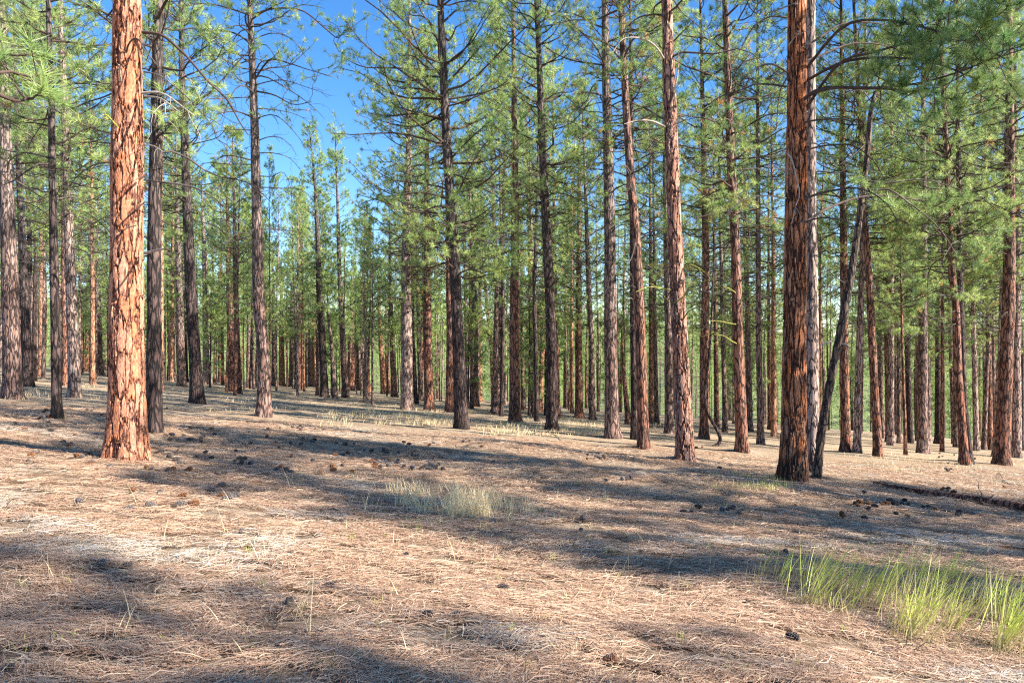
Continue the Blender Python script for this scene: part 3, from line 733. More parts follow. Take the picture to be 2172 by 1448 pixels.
r_, b_, _, _ = heroes['thick red pine']; Yh = b_.y
for pts, dY, r0, r1, mat, tw in [
    ([(1672, 152), (1645, 135), (1615, 138), (1585, 160), (1555, 190), (1535, 210)], -0.8, .022, .006, M_DEAD, 4),
    ([(1670, 182), (1640, 178), (1605, 177), (1570, 190), (1525, 205), (1505, 222)], 0.7, .025, .006, M_DEAD, 4),
    ([(1670, 34), (1635, 33), (1600, 55), (1575, 100), (1555, 135)], -0.6, .022, .006, M_DEAD, 4),
    ([(1668, 420), (1635, 415), (1600, 416), (1570, 428), (1545, 455), (1538, 500)], -0.8, .018, .004, M_WHITE, 4),
    ([(1668, 466), (1655, 463), (1642, 461)], -0.3, .016, .01, M_DEAD, 0),
    ([(1672, 368), (1655, 357), (1625, 352), (1620, 372)], -0.4, .02, .006, M_WHITE, 2),
    ([(1672, 325), (1682, 340), (1690, 375), (1697, 410), (1688, 440), (1680, 475)], -0.6, .018, .005, M_WHITE, 2),
    ([(1708, 208), (1735, 190), (1775, 184), (1830, 186), (1870, 186), (1920, 190)], -1.5, .038, .02, M_LIMB, 4),
    ([(1708, 258), (1745, 252), (1790, 252), (1812, 262), (1806, 285)], -0.8, .022, .006, M_DEAD, 3),
    ([(1710, 318), (1750, 308), (1805, 306), (1835, 322), (1862, 350), (1880, 385)], -0.9, .022, .006, M_DEAD, 6),
    ([(1706, 422), (1745, 408), (1790, 400), (1815, 398), (1850, 408), (1885, 435), (1905, 470)], -1.0, .030, .006, M_DEAD, 7),
    ([(1704, 472), (1740, 462), (1775, 464), (1805, 473), (1830, 495)], -0.8, .022, .006, M_DEAD, 4),
    ([(1700, 440), (1718, 455), (1730, 478)], -0.8, .014, .004, M_DEAD, 1),
    ([(1700, 132), (1750, 112), (1810, 90), (1870, 92), (1925, 110)], 1.0, .026, .01, M_LIMB, 5),
    ([(1706, 100), (1745, 75), (1790, 48), (1850, 45), (1900, 55)], 1.2, .026, .01, M_LIMB, 5),
    ([(1675, 95), (1690, 75), (1715, 63)], -0.5, .014, .006, M_WHITE, 1)]:
    traced_branch(r_, b_, pts, Yh - 0.15, Yh + dY, r0, r1, mat, tw, k); k += 1
for i, (pts, Y1, sub) in enumerate([
    ([(1710, 205), (1745, 190), (1800, 183), (1870, 184), (1950, 175), (2040, 150), (2110, 120)], 11.0, 26),
    ([(1705, 240), (1780, 135), (1860, 108), (1950, 82), (2040, 62), (2120, 30)], 11.5, 24),
    ([(1708, 150), (1790, 55), (1880, 40), (1980, 60), (2080, 95), (2150, 130)], 10.5, 26),
    ([(1712, 170), (1790, 130), (1880, 120), (1980, 130), (2070, 165), (2120, 190)], 11.8, 20)]):
    bough(r_, b_, pts, Yh, Y1, .032, .010, sub, (0.35, 0.95), TUFT_NEAR, i, 0.01, (0.15, 0.75), 0.45, 3, (0.85, 1.15))
bough(r_, b_, [(1712, 470), (1760, 440), (1840, 415), (1930, 420), (2000, 440)], Yh + .3, Yh + 3, .035, .012, 16, (0.3, 0.8), TUFT, 9, 0.03, (0.2, 0.6), 0.4, 4)

r_, b_, _, _ = heroes['knotty sunlit pine']; Yh = b_.y
for pts, dY, r0, r1, mat, tw in [
    ([(1445, 574), (1463, 562), (1483, 569), (1500, 580), (1514, 592)], -0.6, .022, .008, M_LICHEN, 3),
    ([(1424, 615), (1397, 610), (1373, 609), (1349, 619)], -0.7, .024, .007, M_LICHEN, 3),
    ([(1430, 642), (1449, 630), (1463, 610), (1485, 600), (1512, 590)], -0.8, .024, .008, M_LICHEN, 3),
    ([(1447, 682), (1459, 662), (1476, 651)], -0.6, .024, .010, M_LICHEN, 1),
    ([(1420, 640), (1412, 632), (1408, 628)], -0.3, .020, .012, M_LICHEN, 0),
    ([(1409, 122), (1395, 100), (1375, 84), (1345, 77), (1320, 82), (1300, 110)], -0.8, .028, .007, M_WHITE, 4),
    ([(1411, 268), (1385, 256), (1355, 254), (1325, 262)], -0.6, .03, .008, M_WHITE, 3),
    ([(1428, 198), (1438, 160), (1441, 108)], -0.4, .03, .008, M_CHIP, 1),
    ([(1412, 32), (1390, 28), (1355, 35), (1325, 60)], 0.8, .035, .008, M_DEAD, 5),
    ([(1430, 85), (1455, 60), (1475, 40)], -0.5, .02, .006, M_DEAD, 2)]:
    traced_branch(r_, b_, pts, Yh - 0.1, Yh + dY, r0, r1, mat, tw, k); k += 1
r_, b_, _, _ = heroes['tall brown pine']; Yh = b_.y
for pts in ([(1563, 688), (1545, 685), (1525, 681), (1500, 680)], [(1565, 730), (1550, 722), (1535, 712), (1515, 709)], [(1562, 622), (1548, 612), (1535, 608)]):
    traced_branch(r_, b_, pts, Yh - 0.1, Yh - 0.8, .022, .007, M_LICHEN, 2, k); k += 1
r_, b_, _, _ = heroes['leafy dark pine']; Yh = b_.y
for i, pts in enumerate(([(945, 420), (900, 408), (850, 412), (800, 420), (765, 432)], [(950, 150), (900, 145), (830, 142), (770, 140), (728, 120)], [(945, 250), (880, 240), (820, 245), (765, 235)],
            [(950, 450), (975, 400), (1010, 330), (1050, 280)], [(948, 345), (990, 300), (1040, 255)], [(948, 520), (990, 508), (1040, 515), (1075, 545)], [(942, 180), (990, 130), (1020, 95)])):
    bough(r_, b_, pts, Yh, Yh - 0.5, .045, .012, 14, (0.3, 0.9), TUFT, 20 + i, 0.0, (0.2, 0.65), 0.25, 4)
r_, b_, _, _ = heroes['scorch-ringed pine']; Yh = b_.y
for i, (pts, sub) in enumerate([([(540, 165), (570, 125), (610, 132), (650, 145), (700, 160)], 9), ([(541, 192), (580, 200), (620, 220), (655, 215)], 8),
            ([(530, 30), (580, 15), (640, 20), (690, 60), (715, 78), (730, 60)], 16), ([(532, 32), (500, 20), (440, 5), (390, 10)], 20), ([(529, 40), (560, 20), (600, 0), (640, -20)], 18), ([(534, 95), (500, 70), (455, 62), (410, 80)], 14), ([(538, 250), (500, 235), (460, 240)], 10)]):
    bough(r_, b_, pts, Yh, Yh - 1.0, .035, .010, sub, (0.4, 1.1), TUFT, 40 + i, 0.04, (0.2, 0.65), 0.3, 3)
for i in range(16):
    g = np.random.default_rng(900 + i)
    y0 = 60 + i * 24; x0 = np.interp(y0, [50, 250, 400, 500], [529, 538, 545, 545])
    s_ = 1 if i % 3 else -1; L_ = g.uniform(60, 170)
    pts = [(x0, y0), (x0 + s_ * L_ * .35, y0 - g.uniform(-5, 18)), (x0 + s_ * L_ * .7, y0 + g.uniform(-5, 30)), (x0 + s_ * L_, y0 + g.uniform(20, 90))]
    traced_branch(r_, b_, pts, Yh, Yh + g.uniform(-1.2, 1.2), .022, .005, M_DEAD, 9, k); k += 1

# leaning dead stem against the neighbours of the thick red pine
bx, by = 1730, 1014
base = ground_at(bx, by); Y = base.y
root = make_root('dead_leaning_tree', base)
g = np.random.default_rng(61)
pp = [(1744, 898), (1765, 790), (1790, 666), (1806, 583), (1819, 500), (1840, 345), (1849, 242), (1859, 193)]
P = np.array([np.array(at(1728, 1020, Y) - base)] + [np.array(at(x, y, Y) - base) for x, y in pp]); P[0, 2] = -0.2
x = np.linspace(0, len(P) - 1, 90); Pi = np.stack([np.interp(x, range(len(P)), P[:, j]) for j in range(3)], -1)
rr = np.interp(np.linspace(0, 1, 90), [0, .06, .5, 1], [0.13, 0.095, 0.085, 0.045]) * (1 + 0.08 * np.sin(np.arange(90) * 1.7))
V, q = tubes(Pi[None], rr[None], 20); link('trunk', mesh_np('trunk', V, [q], bark('bark_blackened', (0.14, 0.085, 0.06), (0.22, 0.15, 0.11), (0.02, 0.015, 0.014), 12, 0.5, 0.3, False, 0.14), True), root)
for pts, r0, m in [([(1738, 902), (1752, 900), (1757, 897)], .03, M_DEAD), ([(1765, 722), (1750, 728), (1736, 732)], .024, M_WHITE), ([(1781, 729), (1795, 731), (1806, 740)], .026, M_WHITE),
                ([(1795, 731), (1800, 725), (1807, 727)], .016, M_WHITE), ([(1800, 606), (1770, 585), (1745, 560)], .014, M_DEAD), ([(1822, 480), (1850, 450), (1880, 445)], .018, M_DEAD),
                ([(1835, 380), (1880, 388), (1960, 380), (2040, 402)], .028, M_DEAD), ([(1830, 420), (1880, 400), (1930, 430), (1990, 480), (2030, 540)], .026, M_DEAD),
                ([(1842, 300), (1810, 330), (1780, 350)], .016, M_DEAD), ([(1851, 215), (1830, 190), (1800, 195)], .016, M_DEAD), ([(1855, 200), (1880, 215), (1900, 250)], .014, M_DEAD)]:
    traced_branch(root, base, pts, Y, Y - 0.3, r0, r0 * .35, m, 3 if m is M_DEAD else 0, k); k += 1
tag(root, 'dead blackened stem leaning to the right out of the foot of the thick red pine', 'dead tree')

# bent dead sapling with a hooked foot
base = ground_at(1514, 946); Y = base.y
root = make_root('bent_dead_sapling', base)
pts = [(1512, 947), (1522, 942), (1527, 932), (1524, 918), (1518, 907), (1501, 876), (1495, 845), (1497, 810), (1501, 776), (1508, 707), (1511, 638), (1515, 535), (1513, 480)]
P = to_poly(pts, Y, Y + 0.4, base, 60)
V, q = tubes(P[None], np.interp(np.linspace(0, 1, 60), [0, .12, .4, 1], [.075, .07, .06, .03])[None], 14)
link('trunk', mesh_np('trunk', V, [q], BARK['d'], True), root)
for pts in ([(1500, 800), (1488, 790), (1480, 775)], [(1509, 700), (1498, 690), (1490, 700)], [(1513, 600), (1528, 590), (1540, 596)]):
    traced_branch(root, base, pts, Y + .2, Y, .015, .005, M_DEAD, 2, k); k += 1
tag(root, 'bent dead sapling whose stem hooks round at the ground left of the tall brown pine', 'dead tree')

# ------------------------------------------------------------------ fallen logs
def log_thing(label, p0, p1, r0, r1, mat, seed, stubs=3, sag=0.0):
    g = np.random.default_rng(seed)
    a, b = ground_at(*p0), ground_at(*p1)
    root = make_root('fallen_log', a)
    n = 60; t = np.linspace(0, 1, n)
    X = a.x + (b.x - a.x) * t; Yy = a.y + (b.y - a.y) * t + 0.05 * np.sin(t * 7)
    z = terrain(X, Yy); z = np.convolve(np.pad(z, 6, 'edge'), np.ones(13) / 13, 'valid')
    r = np.interp(t, [0, 1], [r0, r1]) * (1 + 0.05 * np.sin(t * 40)); z = z + r * 0.8
    P = np.stack([X, Yy, z], -1) - np.array(a)
    V, q = tubes(P[None], r[None], 18)
    # end caps
    caps = np.array([[0, *range(0)]]) if False else None
    nV = len(V); V = np.concatenate([V, P[:1], P[-1:]])
    s = np.arange(18); f1 = np.stack([np.full(18, nV), (s + 1) % 18, s], -1); e = (n - 1) * 18
    f2 = np.stack([np.full(18, nV + 1), e + s, e + (s + 1) % 18], -1)
    link('log', mesh_np('log', V, [q, f1, f2], mat, True), root)
    for i in range(stubs):
        j = int(g.uniform(8, n - 8)); d = norm(g.normal(0, 1, (1, 3)) + np.array([[0, 0, 1.2]]))
        Pb = curves(P[j:j + 1], d, np.array([g.uniform(.12, .35)]), np.array([0.1]), 5, .05, g)
        V, q = tubes(Pb, np.linspace(.014, .006, 5)[None], 5); link('branch_stub', mesh_np('branch_stub', V, [q], M_DEAD, True), root)
    tag(root, label, 'log'); return root
log_thing('long dark fallen log lying slantwise in the shade at the right edge', (1853, 1028), (2215, 1092), 0.045, 0.09, BARK['r'], 1, 4)
log_thing('thin distant fallen pole lying across the slope right of the straight red pine', (737, 824), (786, 826), 0.06, 0.05, M_DEAD, 2, 1)
log_thing('short grey log lying behind the feet of the slanting red pine and its right neighbour', (1374, 905), (1411, 906), 0.09, 0.07, M_DEAD, 3, 1)

# ------------------------------------------------------------------ the rest of the wood: copied trees
VAR = []
for v in range(8):
    g = np.random.default_rng(50 + v); H = 20.0
    path = [(-.5, 0, 0), (0, 0, 0), (6, g.uniform(-.15, .15), 0), (12, g.uniform(-.3, .3), g.uniform(-.2, .2)), (21, g.uniform(-.4, .4), 0)]
    ax = axis_of(path)
    code = ['r', 'b', 'o2', 'd', 'p', 'b', 'r', 'r'][v]
    z0 = g.uniform(5.0, 8.5) if v < 7 else 7.3
    tm = trunk_mesh('trunk', bark_of(code), path, 0.155, H, 14, 0.5, 1.0, g, 0.0)
    parts, tf = live_crown(g, H, z0, g.uniform(1.7, 2.3) if v < 7 else 2.2, ax, None, dens=1.05 if v < 7 else 1.15, T=TUFT_FAR, dead=0.05, sub=6, open_=0.66 if v < 7 else 0.82)
    V, Fs = merge(parts); lm = mesh_np('limbs', V, Fs, M_LIMB, True); cm = tufts_mesh('crown', tf)
    d, _ = dead_branches(g, 3.0, z0 + 3, (0.8, 2.2), ax, 20); tm = with_branches(tm, d)
    VAR.append((code, tm, lm, cm, None))
# one shorter, fully green kind
g = np.random.default_rng(99); ax = axis_of([(-.5, 0, 0), (10, .1, 0)])
tm = trunk_mesh('trunk', BARK['d'], [(-.5, 0, 0), (10, .1, 0)], 0.09, 9.0, 12, 0.5, 1.0, g, 0.0)
parts, tf = live_crown(g, 9.0, 1.2, 1.7, ax, None, dens=1.5, T=TUFT_FAR, dead=0.02, sub=6, open_=0.9)
V, Fs = merge(parts); YOUNG = ('y', tm, mesh_np('limbs', V, Fs, M_LIMB, True), tufts_mesh('crown', tf), None)
def place_variant(v, x, y, H, rz, fat=1.0, name='pine_tree', tilt=0.0):
    code, tm, lm, cm, _ = v
    root = make_root(name, (x, y, tz(x, y)))
    s = H / (9.0 if code == 'y' else 20.0)
    root.rotation_euler = (tilt, tilt * .5, rz); 
    root.scale = (s * fat, s * fat, s)
    for n_, m_ in (('trunk', tm), ('limbs', lm), ('crown', cm)):
        if m_ is not None: link(n_, m_, root)
    return root
SKY_X = [-200, 440, 480, 520, 600, 630, 700, 750, 790, 820, 850, 3000]
SKY_Y = [-400, -100, 230, 300, 300, 290, 350, 400, 440, 300, -100, -400]
def max_height(x, y, spread):
    z = tz(x, y); c = 1086 + x / y * F; w = spread / y * F
    sl = max(np.interp(np.linspace(c - w, c + w, 7), SKY_X, SKY_Y))
    return (HOR - sl) / F * y + CAMZ - z
g = np.random.default_rng(2024)
pts_xy = list(TREE_XY); placed = 0; tries = 0; fill = []
while placed < 168 and tries < 9000:
    tries += 1
    y = 34 + 62 * g.random() ** 1.05; px = g.uniform(-120, 2290); x = (px - 1086) / F * y
    if min((x - a) ** 2 + (y - b) ** 2 for a, b in pts_xy) < (2.1 if y < 60 else 1.8) ** 2: continue
    if y < 45 and 350 < px < 860: continue
    if y < 42 and any(abs(px - t[0]) < 22 and t[3] > 12 for t in T): continue
    mh = max_height(x, y, 2.0)
    young = g.random() < 0.24 and y > 48
    H = g.uniform(6.5, 10) if young else min(g.uniform(20, 27), mh * g.uniform(0.85, 1.0))
    if H < 8 and not young: continue
    pts_xy.append((x, y)); placed += 1; fill.append((px, x, y, H, young))
for i, (px, x, y, H, young) in enumerate(sorted(fill)):
    v = YOUNG if young else VAR[int(g.integers(0, 7))]
    root = place_variant(v, x, y, H, g.uniform(0, 6.28), g.uniform(0.55, 0.95), tilt=g.normal(0, 0.012))
    side = 'left' if px < 560 else ('left centre' if px < 1086 else ('right centre' if px < 1640 else 'right'))
    dist = 'nearer' if y < 62 else 'farthest'
    if young: lab, grp = f'low young green pine among the distant trunks, {side} of the photo', f'young distant pines, {side}'
    elif dist == 'nearer': lab, grp = f'slim pine in the packed back rows of trunks, {side} of the photo', f'back-row pines, {side}'
    else: lab, grp = f'thin far-off pine at the very back of the wood, {side} of the photo', f'farthest pines, {side}'
    tag(root, lab, 'tree', grp)

# trees beside and behind the place where the photographer stood: they shade the foreground
OFF = [(18.5, 6.0), (24.5, 0.0), (23.0, -4.5), (18.5, 9.0), (11.0, 12.0), (33.5, 6.0), (21.5, 3.0), (14.0, 10.5), (24.5, 7.5), (32.0, 7.5), (30.5, 1.5), (30.5, -3.0)]
OFF = [(x, y, 22, 0) for x, y in OFF] + [(-9.5, 3.0, 20, 5), (-15, 8, 21, 1)]
for i, (x, y, H, v) in enumerate(OFF):
    root = place_variant(VAR[7] if x > 0 else VAR[v], x, y, H, i * 1.3, 1.0)
    tag(root, 'pine standing outside the frame whose crown shades the foreground', 'tree', 'pines outside the frame')

# the branch end hanging in at the top left, on a pine just outside the frame
xb, yb = -4.9, 5.0
b0 = Vector((xb, yb, tz(xb, yb))); root = make_root('pine_tree', b0); g = np.random.default_rng(5)
link('trunk', trunk_mesh('trunk', BARK['b'], [(-.5, 0, 0), (20, .2, 0)], 0.16, 18, 24, 0.15, 0.6, g, 0.02), root)
parts, tf = live_crown(g, 18, 8, 2.2, axis_of([(-.5, 0, 0), (20, .2, 0)]), None, dens=0.8, T=TUFT, open_=0.8)
V, Fs = merge(parts); link('limbs', mesh_np('limbs', V, Fs, M_LIMB, True), root); link('crown', tufts_mesh('crown', tf), root)
for i, (pts, Y1, sub) in enumerate([([(-450, 40), (-250, 60), (-120, 75), (-45, 95), (-10, 115)], 5.2, 4), ([(-250, 60), (-120, 120), (-20, 150), (20, 150), (45, 160)], 5.2, 3), ([(-120, 120), (-20, 190), (30, 212), (60, 205)], 5.2, 3)]):
    bough(root, b0, pts, yb - .3, Y1, .02, .006, sub, (0.1, 0.3), TUFT_NEAR, 60 + i, 0.0, (0.45, 0.85), 0.85, 1, (0.7, 0.9))
tag(root, 'pine just outside the left edge, its bright needle sprays hanging in at top left', 'tree')

# a far-off belt of trees below the crest: one mass
def far_wood():
    g = np.random.default_rng(8); Vs, As = [], []; parts = []
    T1 = tuft_templates(g, 6, 10, 0.036, 0.24); T2 = tuft_templates(g, 6, 9, 0.06, 0.34)
    for i in range(820):
        nearer = i < 340
        y = g.uniform(60, 130) if nearer else g.uniform(105, 300)
        px = g.uniform(-250, 2420); x = (px - 1086) / F * y
        H = min(g.uniform(9, 22), max_height(x, y, 2.0) * g.uniform(.85, 1)); zb = tz(x, y)
        if H < 5: continue
        m = 420 if nearer else 380
        h = g.uniform(0.42 if nearer else 0.08, 1, m) ** 0.9; a = g.uniform(0, 6.28, m)
        # whorled boughs with gaps between them
        lay = np.round(h * 17) / 17; h = lay + g.normal(0, .012, m); a = np.round(a * 1.3 + lay * 40) / 1.3 + g.normal(0, .16, m)
        rr = (1.02 - np.clip(h, 0, 1) ** 1.6) * 2.5 * np.sqrt(g.random(m)) + .15
        P = np.stack([x + rr * np.cos(a), y + rr * np.sin(a), zb + h * H + 0.12 * rr], -1)
        V, Fc, at_ = place_tufts(T1 if nearer else T2, P, norm(np.stack([np.cos(a), np.sin(a), np.full(m, .6)], -1)), g, tint=(0.5, 1.0), dead=0.03)
        Vs.append(V); As.append(at_)
        r0 = g.uniform(.05, .12)
        parts.append(tubes(np.array([[[x, y, zb - 1], [x + g.normal(0, .15), y, zb + H * .5], [x + g.normal(0, .2), y, zb + H]]]), np.array([[r0, r0 * .75, .02]]), 7))
    V = np.concatenate(Vs); root = make_root('distant_wood', (0, 0, 0))
    link('foliage', mesh_np('foliage', V, [np.arange(len(V)).reshape(-1, 3)], M_NEEDLE, False, {'tint': np.concatenate(As)}), root)
    for k_, kd in enumerate('rbp'):
        Vt, Ft = merge(parts[k_::3]); link('stems', mesh_np('stems', Vt, Ft, BARK[kd], True), root)
    tag(root, 'far-off mass of green pines filling the gaps between the trunks', 'trees', kind='stuff')
far_wood()

# ------------------------------------------------------------------ needle litter on the near ground
def litter(name, N, y0, y1, w, seed, seg=2):
    g = np.random.default_rng(seed)
    Y = y0 * (y1 / y0) ** g.random(N); X = g.uniform(-1, 1, N) * (0.74 * Y + 0.8)
    clump = value_noise(X * 1.7 + 90, Y * 2.1 + 90, 21)
    hol = value_noise(X * 2.6 + 90, Y * 4.6 + 90, 22) * 0.6 + value_noise(X * 7 + 90, Y * 11 + 90, 23) * 0.4; keep = g.random(N) < np.clip((hol - 0.30) * 3.4, 0.05, 1); X, Y, clump = X[keep], Y[keep], clump[keep]; N = len(X)
    flow = (value_noise(X * 0.8 + 40, Y * 0.8 + 40, 33) - 0.5) * 3.0
    ang = flow + g.normal(0, 0.75, N)
    L = g.uniform(0.08, 0.20, N); dz = g.normal(0, 0.07, N)
    d = np.stack([np.cos(ang), np.sin(ang), dz], -1)
    h = np.abs(g.normal(0.006, 0.011, N)) + 0.025 * clump * g.random(N) + L * np.abs(dz) * .5
    C = np.stack([X, Y, terrain(X, Y) + 0.012 + h], -1)
    s = np.stack([-np.sin(ang), np.cos(ang), g.normal(0, 0.4, N)], -1) * (w * g.uniform(0.6, 1.3, N) * (0.75 + Y / 16))[:, None] / 2
    bow = (g.normal(0, 0.12, N) * L)[:, None] * np.stack([-np.sin(ang), np.cos(ang), np.full(N, 0.35)], -1)
    t = np.linspace(-0.5, 0.5, seg + 1)
    P = C[:, None] + d[:, None] * L[:, None, None] * t[None, :, None] + bow[:, None] * (1 - 4 * t[None, :, None] ** 2)
    P[..., 2] += -0.07 * L[:, None] * (P[..., 0] - C[:, None, 0]) * 0      # follow the slope
    P[..., 2] += (terrain(P[..., 0], P[..., 1]) - terrain(C[:, 0], C[:, 1])[:, None])
    V = np.stack([P - s[:, None], P + s[:, None]], 2).reshape(N, -1, 3)
    K = (seg + 1) * 2; b = (np.arange(N) * K)[:, None]; k_ = np.arange(seg)[None] * 2
    q = np.stack([b + k_, b + k_ + 1, b + k_ + 3, b + k_ + 2], -1).reshape(-1, 4)
    grey = value_noise(X * 0.9 + 10, Y * 1.3 + 70, 77) + g.normal(0, 0.12, N)
    fg = np.clip((8.5 - Y) / 5, 0, 1)
    tint = np.where(grey + 0.10 * fg > 0.84, g.uniform(0.62, 1.0, N), g.uniform(0.18, 0.72, N))
    return link(name, mesh_np(name, V.reshape(-1, 3), [q], M_LITTER, False, {'tint': np.repeat(tint, K)}))
tag(litter('needle_litter', 640000, 3.2, 24, 0.0029, 1), 'dry orange and grey pine needles strewn over the forest floor', 'needles', kind='stuff')

# ------------------------------------------------------------------ grasses
def blades(g, C, H, lean, w, tint, spread=0.5, seg=4, base_tint=None):
    N = len(C); az = g.uniform(0, 6.283, N)
    d = norm(np.stack([np.cos(az) * spread * g.random(N) + lean[0], np.sin(az) * spread * g.random(N) + lean[1], np.ones(N)], -1))
    t = np.linspace(0, 1, seg + 1)
    droop = g.uniform(0.05, 0.55, N)
    hd = norm(d * np.array([1, 1, 0]) + 1e-6)
    P = C[:, None] + H[:, None, None] * (t[None, :, None] * d[:, None] + (droop[:, None] * t[None] ** 2)[..., None] * (hd[:, None] * 0.6 - UP * 0.35))
    s = norm(np.stack([-np.sin(az), np.cos(az), np.zeros(N)], -1))[:, None] * (w[:, None] * (1 - t[None] ** 2 * 0.9))[..., None] / 2
    V = np.stack([P - s, P + s], 2).reshape(N, -1, 3); K = (seg + 1) * 2; b = (np.arange(N) * K)[:, None]; k_ = np.arange(seg)[None] * 2
    q = np.stack([b + k_, b + k_ + 1, b + k_ + 3, b + k_ + 2], -1).reshape(-1, 4)
    a = tint[:, None] * np.ones((1, seg + 1))
    if base_tint is not None: a = base_tint + (a - base_tint) * np.clip((t[None] * 2.2 - 0.15), 0, 1)
    return V.reshape(-1, 3), q, np.repeat(a.ravel(), 2)
def grass(name, clumps, label, mat, seed, cat='grass'):
    """clumps: (px,py,count,radius m,height m,lean,width,tint range, base tint)"""
    g = np.random.default_rng(seed); Vs, Qs, As, off = [], [], [], 0
    for (px, py, n, rad, h, lean, w, tr, bt) in clumps:
        c = ground_at(px, py)
        r = rad * np.abs(g.normal(0, .6, n)); a = g.uniform(0, 6.28, n)
        X, Yy = c.x + r * np.cos(a) * 1.3, c.y + r * np.sin(a)
        C = np.stack([X, Yy, terrain(X, Yy)], -1)
        V, q, at_ = blades(g, C, h * g.uniform(0.55, 1.1, n), lean, w * g.uniform(.7, 1.3, n), np.where(g.random(n) < (0.22 if h > 0.3 and mat is M_GRASS else 0), 0.12, g.uniform(*tr, n)), 0.45, 4, bt)
        Vs.append(V); Qs.append(q + off); As.append(at_); off += len(V)
    o = link(name, mesh_np(name, np.concatenate(Vs), Qs, mat, False, {'tint': np.concatenate(As)}))
    return tag(o, label, cat, kind='stuff')
gg = np.random.default_rng(12)
tall = [(x, y, int(n * 0.68), r * 1.1, h * 1.3, (0.42, 0.05), 0.0075, (0.4, 1.0), 0.06) for x, y, n, r, h in [
    (1612, 1225, 14, .06, .40), (1648, 1240, 26, .12, .30), (1690, 1250, 30, .12, .34), (1708, 1290, 60, .14, .46), (1735, 1265, 40, .14, .40), (1765, 1262, 40, .12, .38),
    (1775, 1300, 30, .12, .30), (1800, 1275, 55, .13, .40), (1835, 1272, 50, .13, .40), (1850, 1290, 40, .1, .30), (1880, 1262, 45, .14, .38), (1915, 1350, 110, .14, .42), (1900, 1330, 60, .13, .38),
    (1945, 1330, 60, .14, .34), (1960, 1275, 60, .15, .42), (1985, 1300, 60, .12, .36), (2010, 1240, 40, .12, .34), (1935, 1240, 45, .15, .34), (2015, 1340, 55, .08, .32),
    (2070, 1300, 45, .14, .36), (2095, 1320, 60, .13, .40), (2120, 1380, 110, .12, .48), (2150, 1330, 70, .13, .42), (2175, 1360, 60, .14, .45), (1680, 1225, 25, .14, .25), (1740, 1215, 25, .14, .26), (1860, 1235, 30, .14, .28)]]
grass('tall_green_grass', tall, 'tall bright green grass blown to the right in the lower right foreground', M_GRASS, 1)
stem = [(x + gg.uniform(-20, 20), y + gg.uniform(-5, 25), 22, .16, .22, (0.2, 0), 0.005, (0.055, 0.12), None) for x, y, *_ in tall]
grass('dry_stem_bases', stem, 'tan dry grass stems under the tall green grass', M_GRASS, 2)
dry = []
for _ in range(34): dry.append((gg.normal(965, 55), gg.uniform(1045, 1100), 44, .17, .30, (gg.uniform(-.2, .3), 0), 0.0055, (0.5, 1.0), 0.8))
for _ in range(8): dry.append((gg.normal(850, 30), gg.uniform(1040, 1085), 14, .12, .26, (gg.uniform(-.2, .3), 0), 0.005, (0.35, .9), 0.7))
for _ in range(10): dry.append((gg.uniform(860, 1140), gg.uniform(1085, 1125), 16, .10, .16, (0.1, 0), 0.006, (0.08, 0.35), 0.2))
grass('pale_grass_clump', dry, 'pale dry grass clump in the shade at the middle of the foreground', M_DRY, 3)
far = []
for _ in range(70): far.append((gg.uniform(700, 960), gg.uniform(872, 903), 26, .5, .22, (0.2, 0), 0.012, (0.6, 1.0), 0.9))
for _ in range(80): far.append((gg.uniform(1020, 1290), gg.uniform(895, 925), 24, .45, .18, (0.1, 0), 0.011, (0.4, 1.0), 0.8))
for _ in range(40): far.append((gg.uniform(380, 1000), gg.uniform(828, 872), 20, .8, .20, (0.1, 0), 0.016, (0.35, 1.0), 0.8))
for _ in range(60): far.append((gg.uniform(1100, 1400), gg.uniform(868, 910), 20, .8, .20, (0.1, 0), 0.016, (0.5, 1.0), 0.8))
for _ in range(60): far.append((gg.uniform(1800, 2172), gg.uniform(965, 1000), 14, .6, .16, (0.1, 0), 0.009, (0.4, 1.0), 0.8))
for _ in range(40): far.append((gg.uniform(0, 240), gg.uniform(800, 850), 16, .6, .2, (0.1, 0), 0.012, (0.3, 1.0), 0.8))
grass('dry_meadow_grass', far, 'low straw-coloured grass between the feet of the middle-distance trees', M_DRY, 4)
small = []
for _ in range(26): small.append((gg.uniform(1500, 1665), gg.uniform(1010, 1045), 20, .22, .15, (0.1, 0), 0.007, (0.3, 0.6), 0.15))
for _ in range(60): small.append((gg.uniform(20, 2150), gg.uniform(1130, 1440), 7, .07, .10, (0.05, 0), 0.005, (0.4, 0.75), 0.15))
for _ in range(50): small.append((gg.uniform(700, 1650), gg.uniform(1000, 1200), 7, .08, .12, (0.05, 0), 0.005, (0.2, 0.7), 0.15))
grass('low_green_grass', small, 'short green grass sprouts scattered over the needle floor', M_GRASS, 5)
thin = []
for _ in range(70): thin.append((gg.uniform(60, 2100), gg.uniform(960, 1400), 2, .08, gg.uniform(.2, .42), (gg.uniform(-.5, .5), 0), 0.004, (0.6, 1.0), 0.9))
grass('dry_grass_stalks', thin, 'single thin straw stalks standing out of the needle floor', M_DRY, 6)

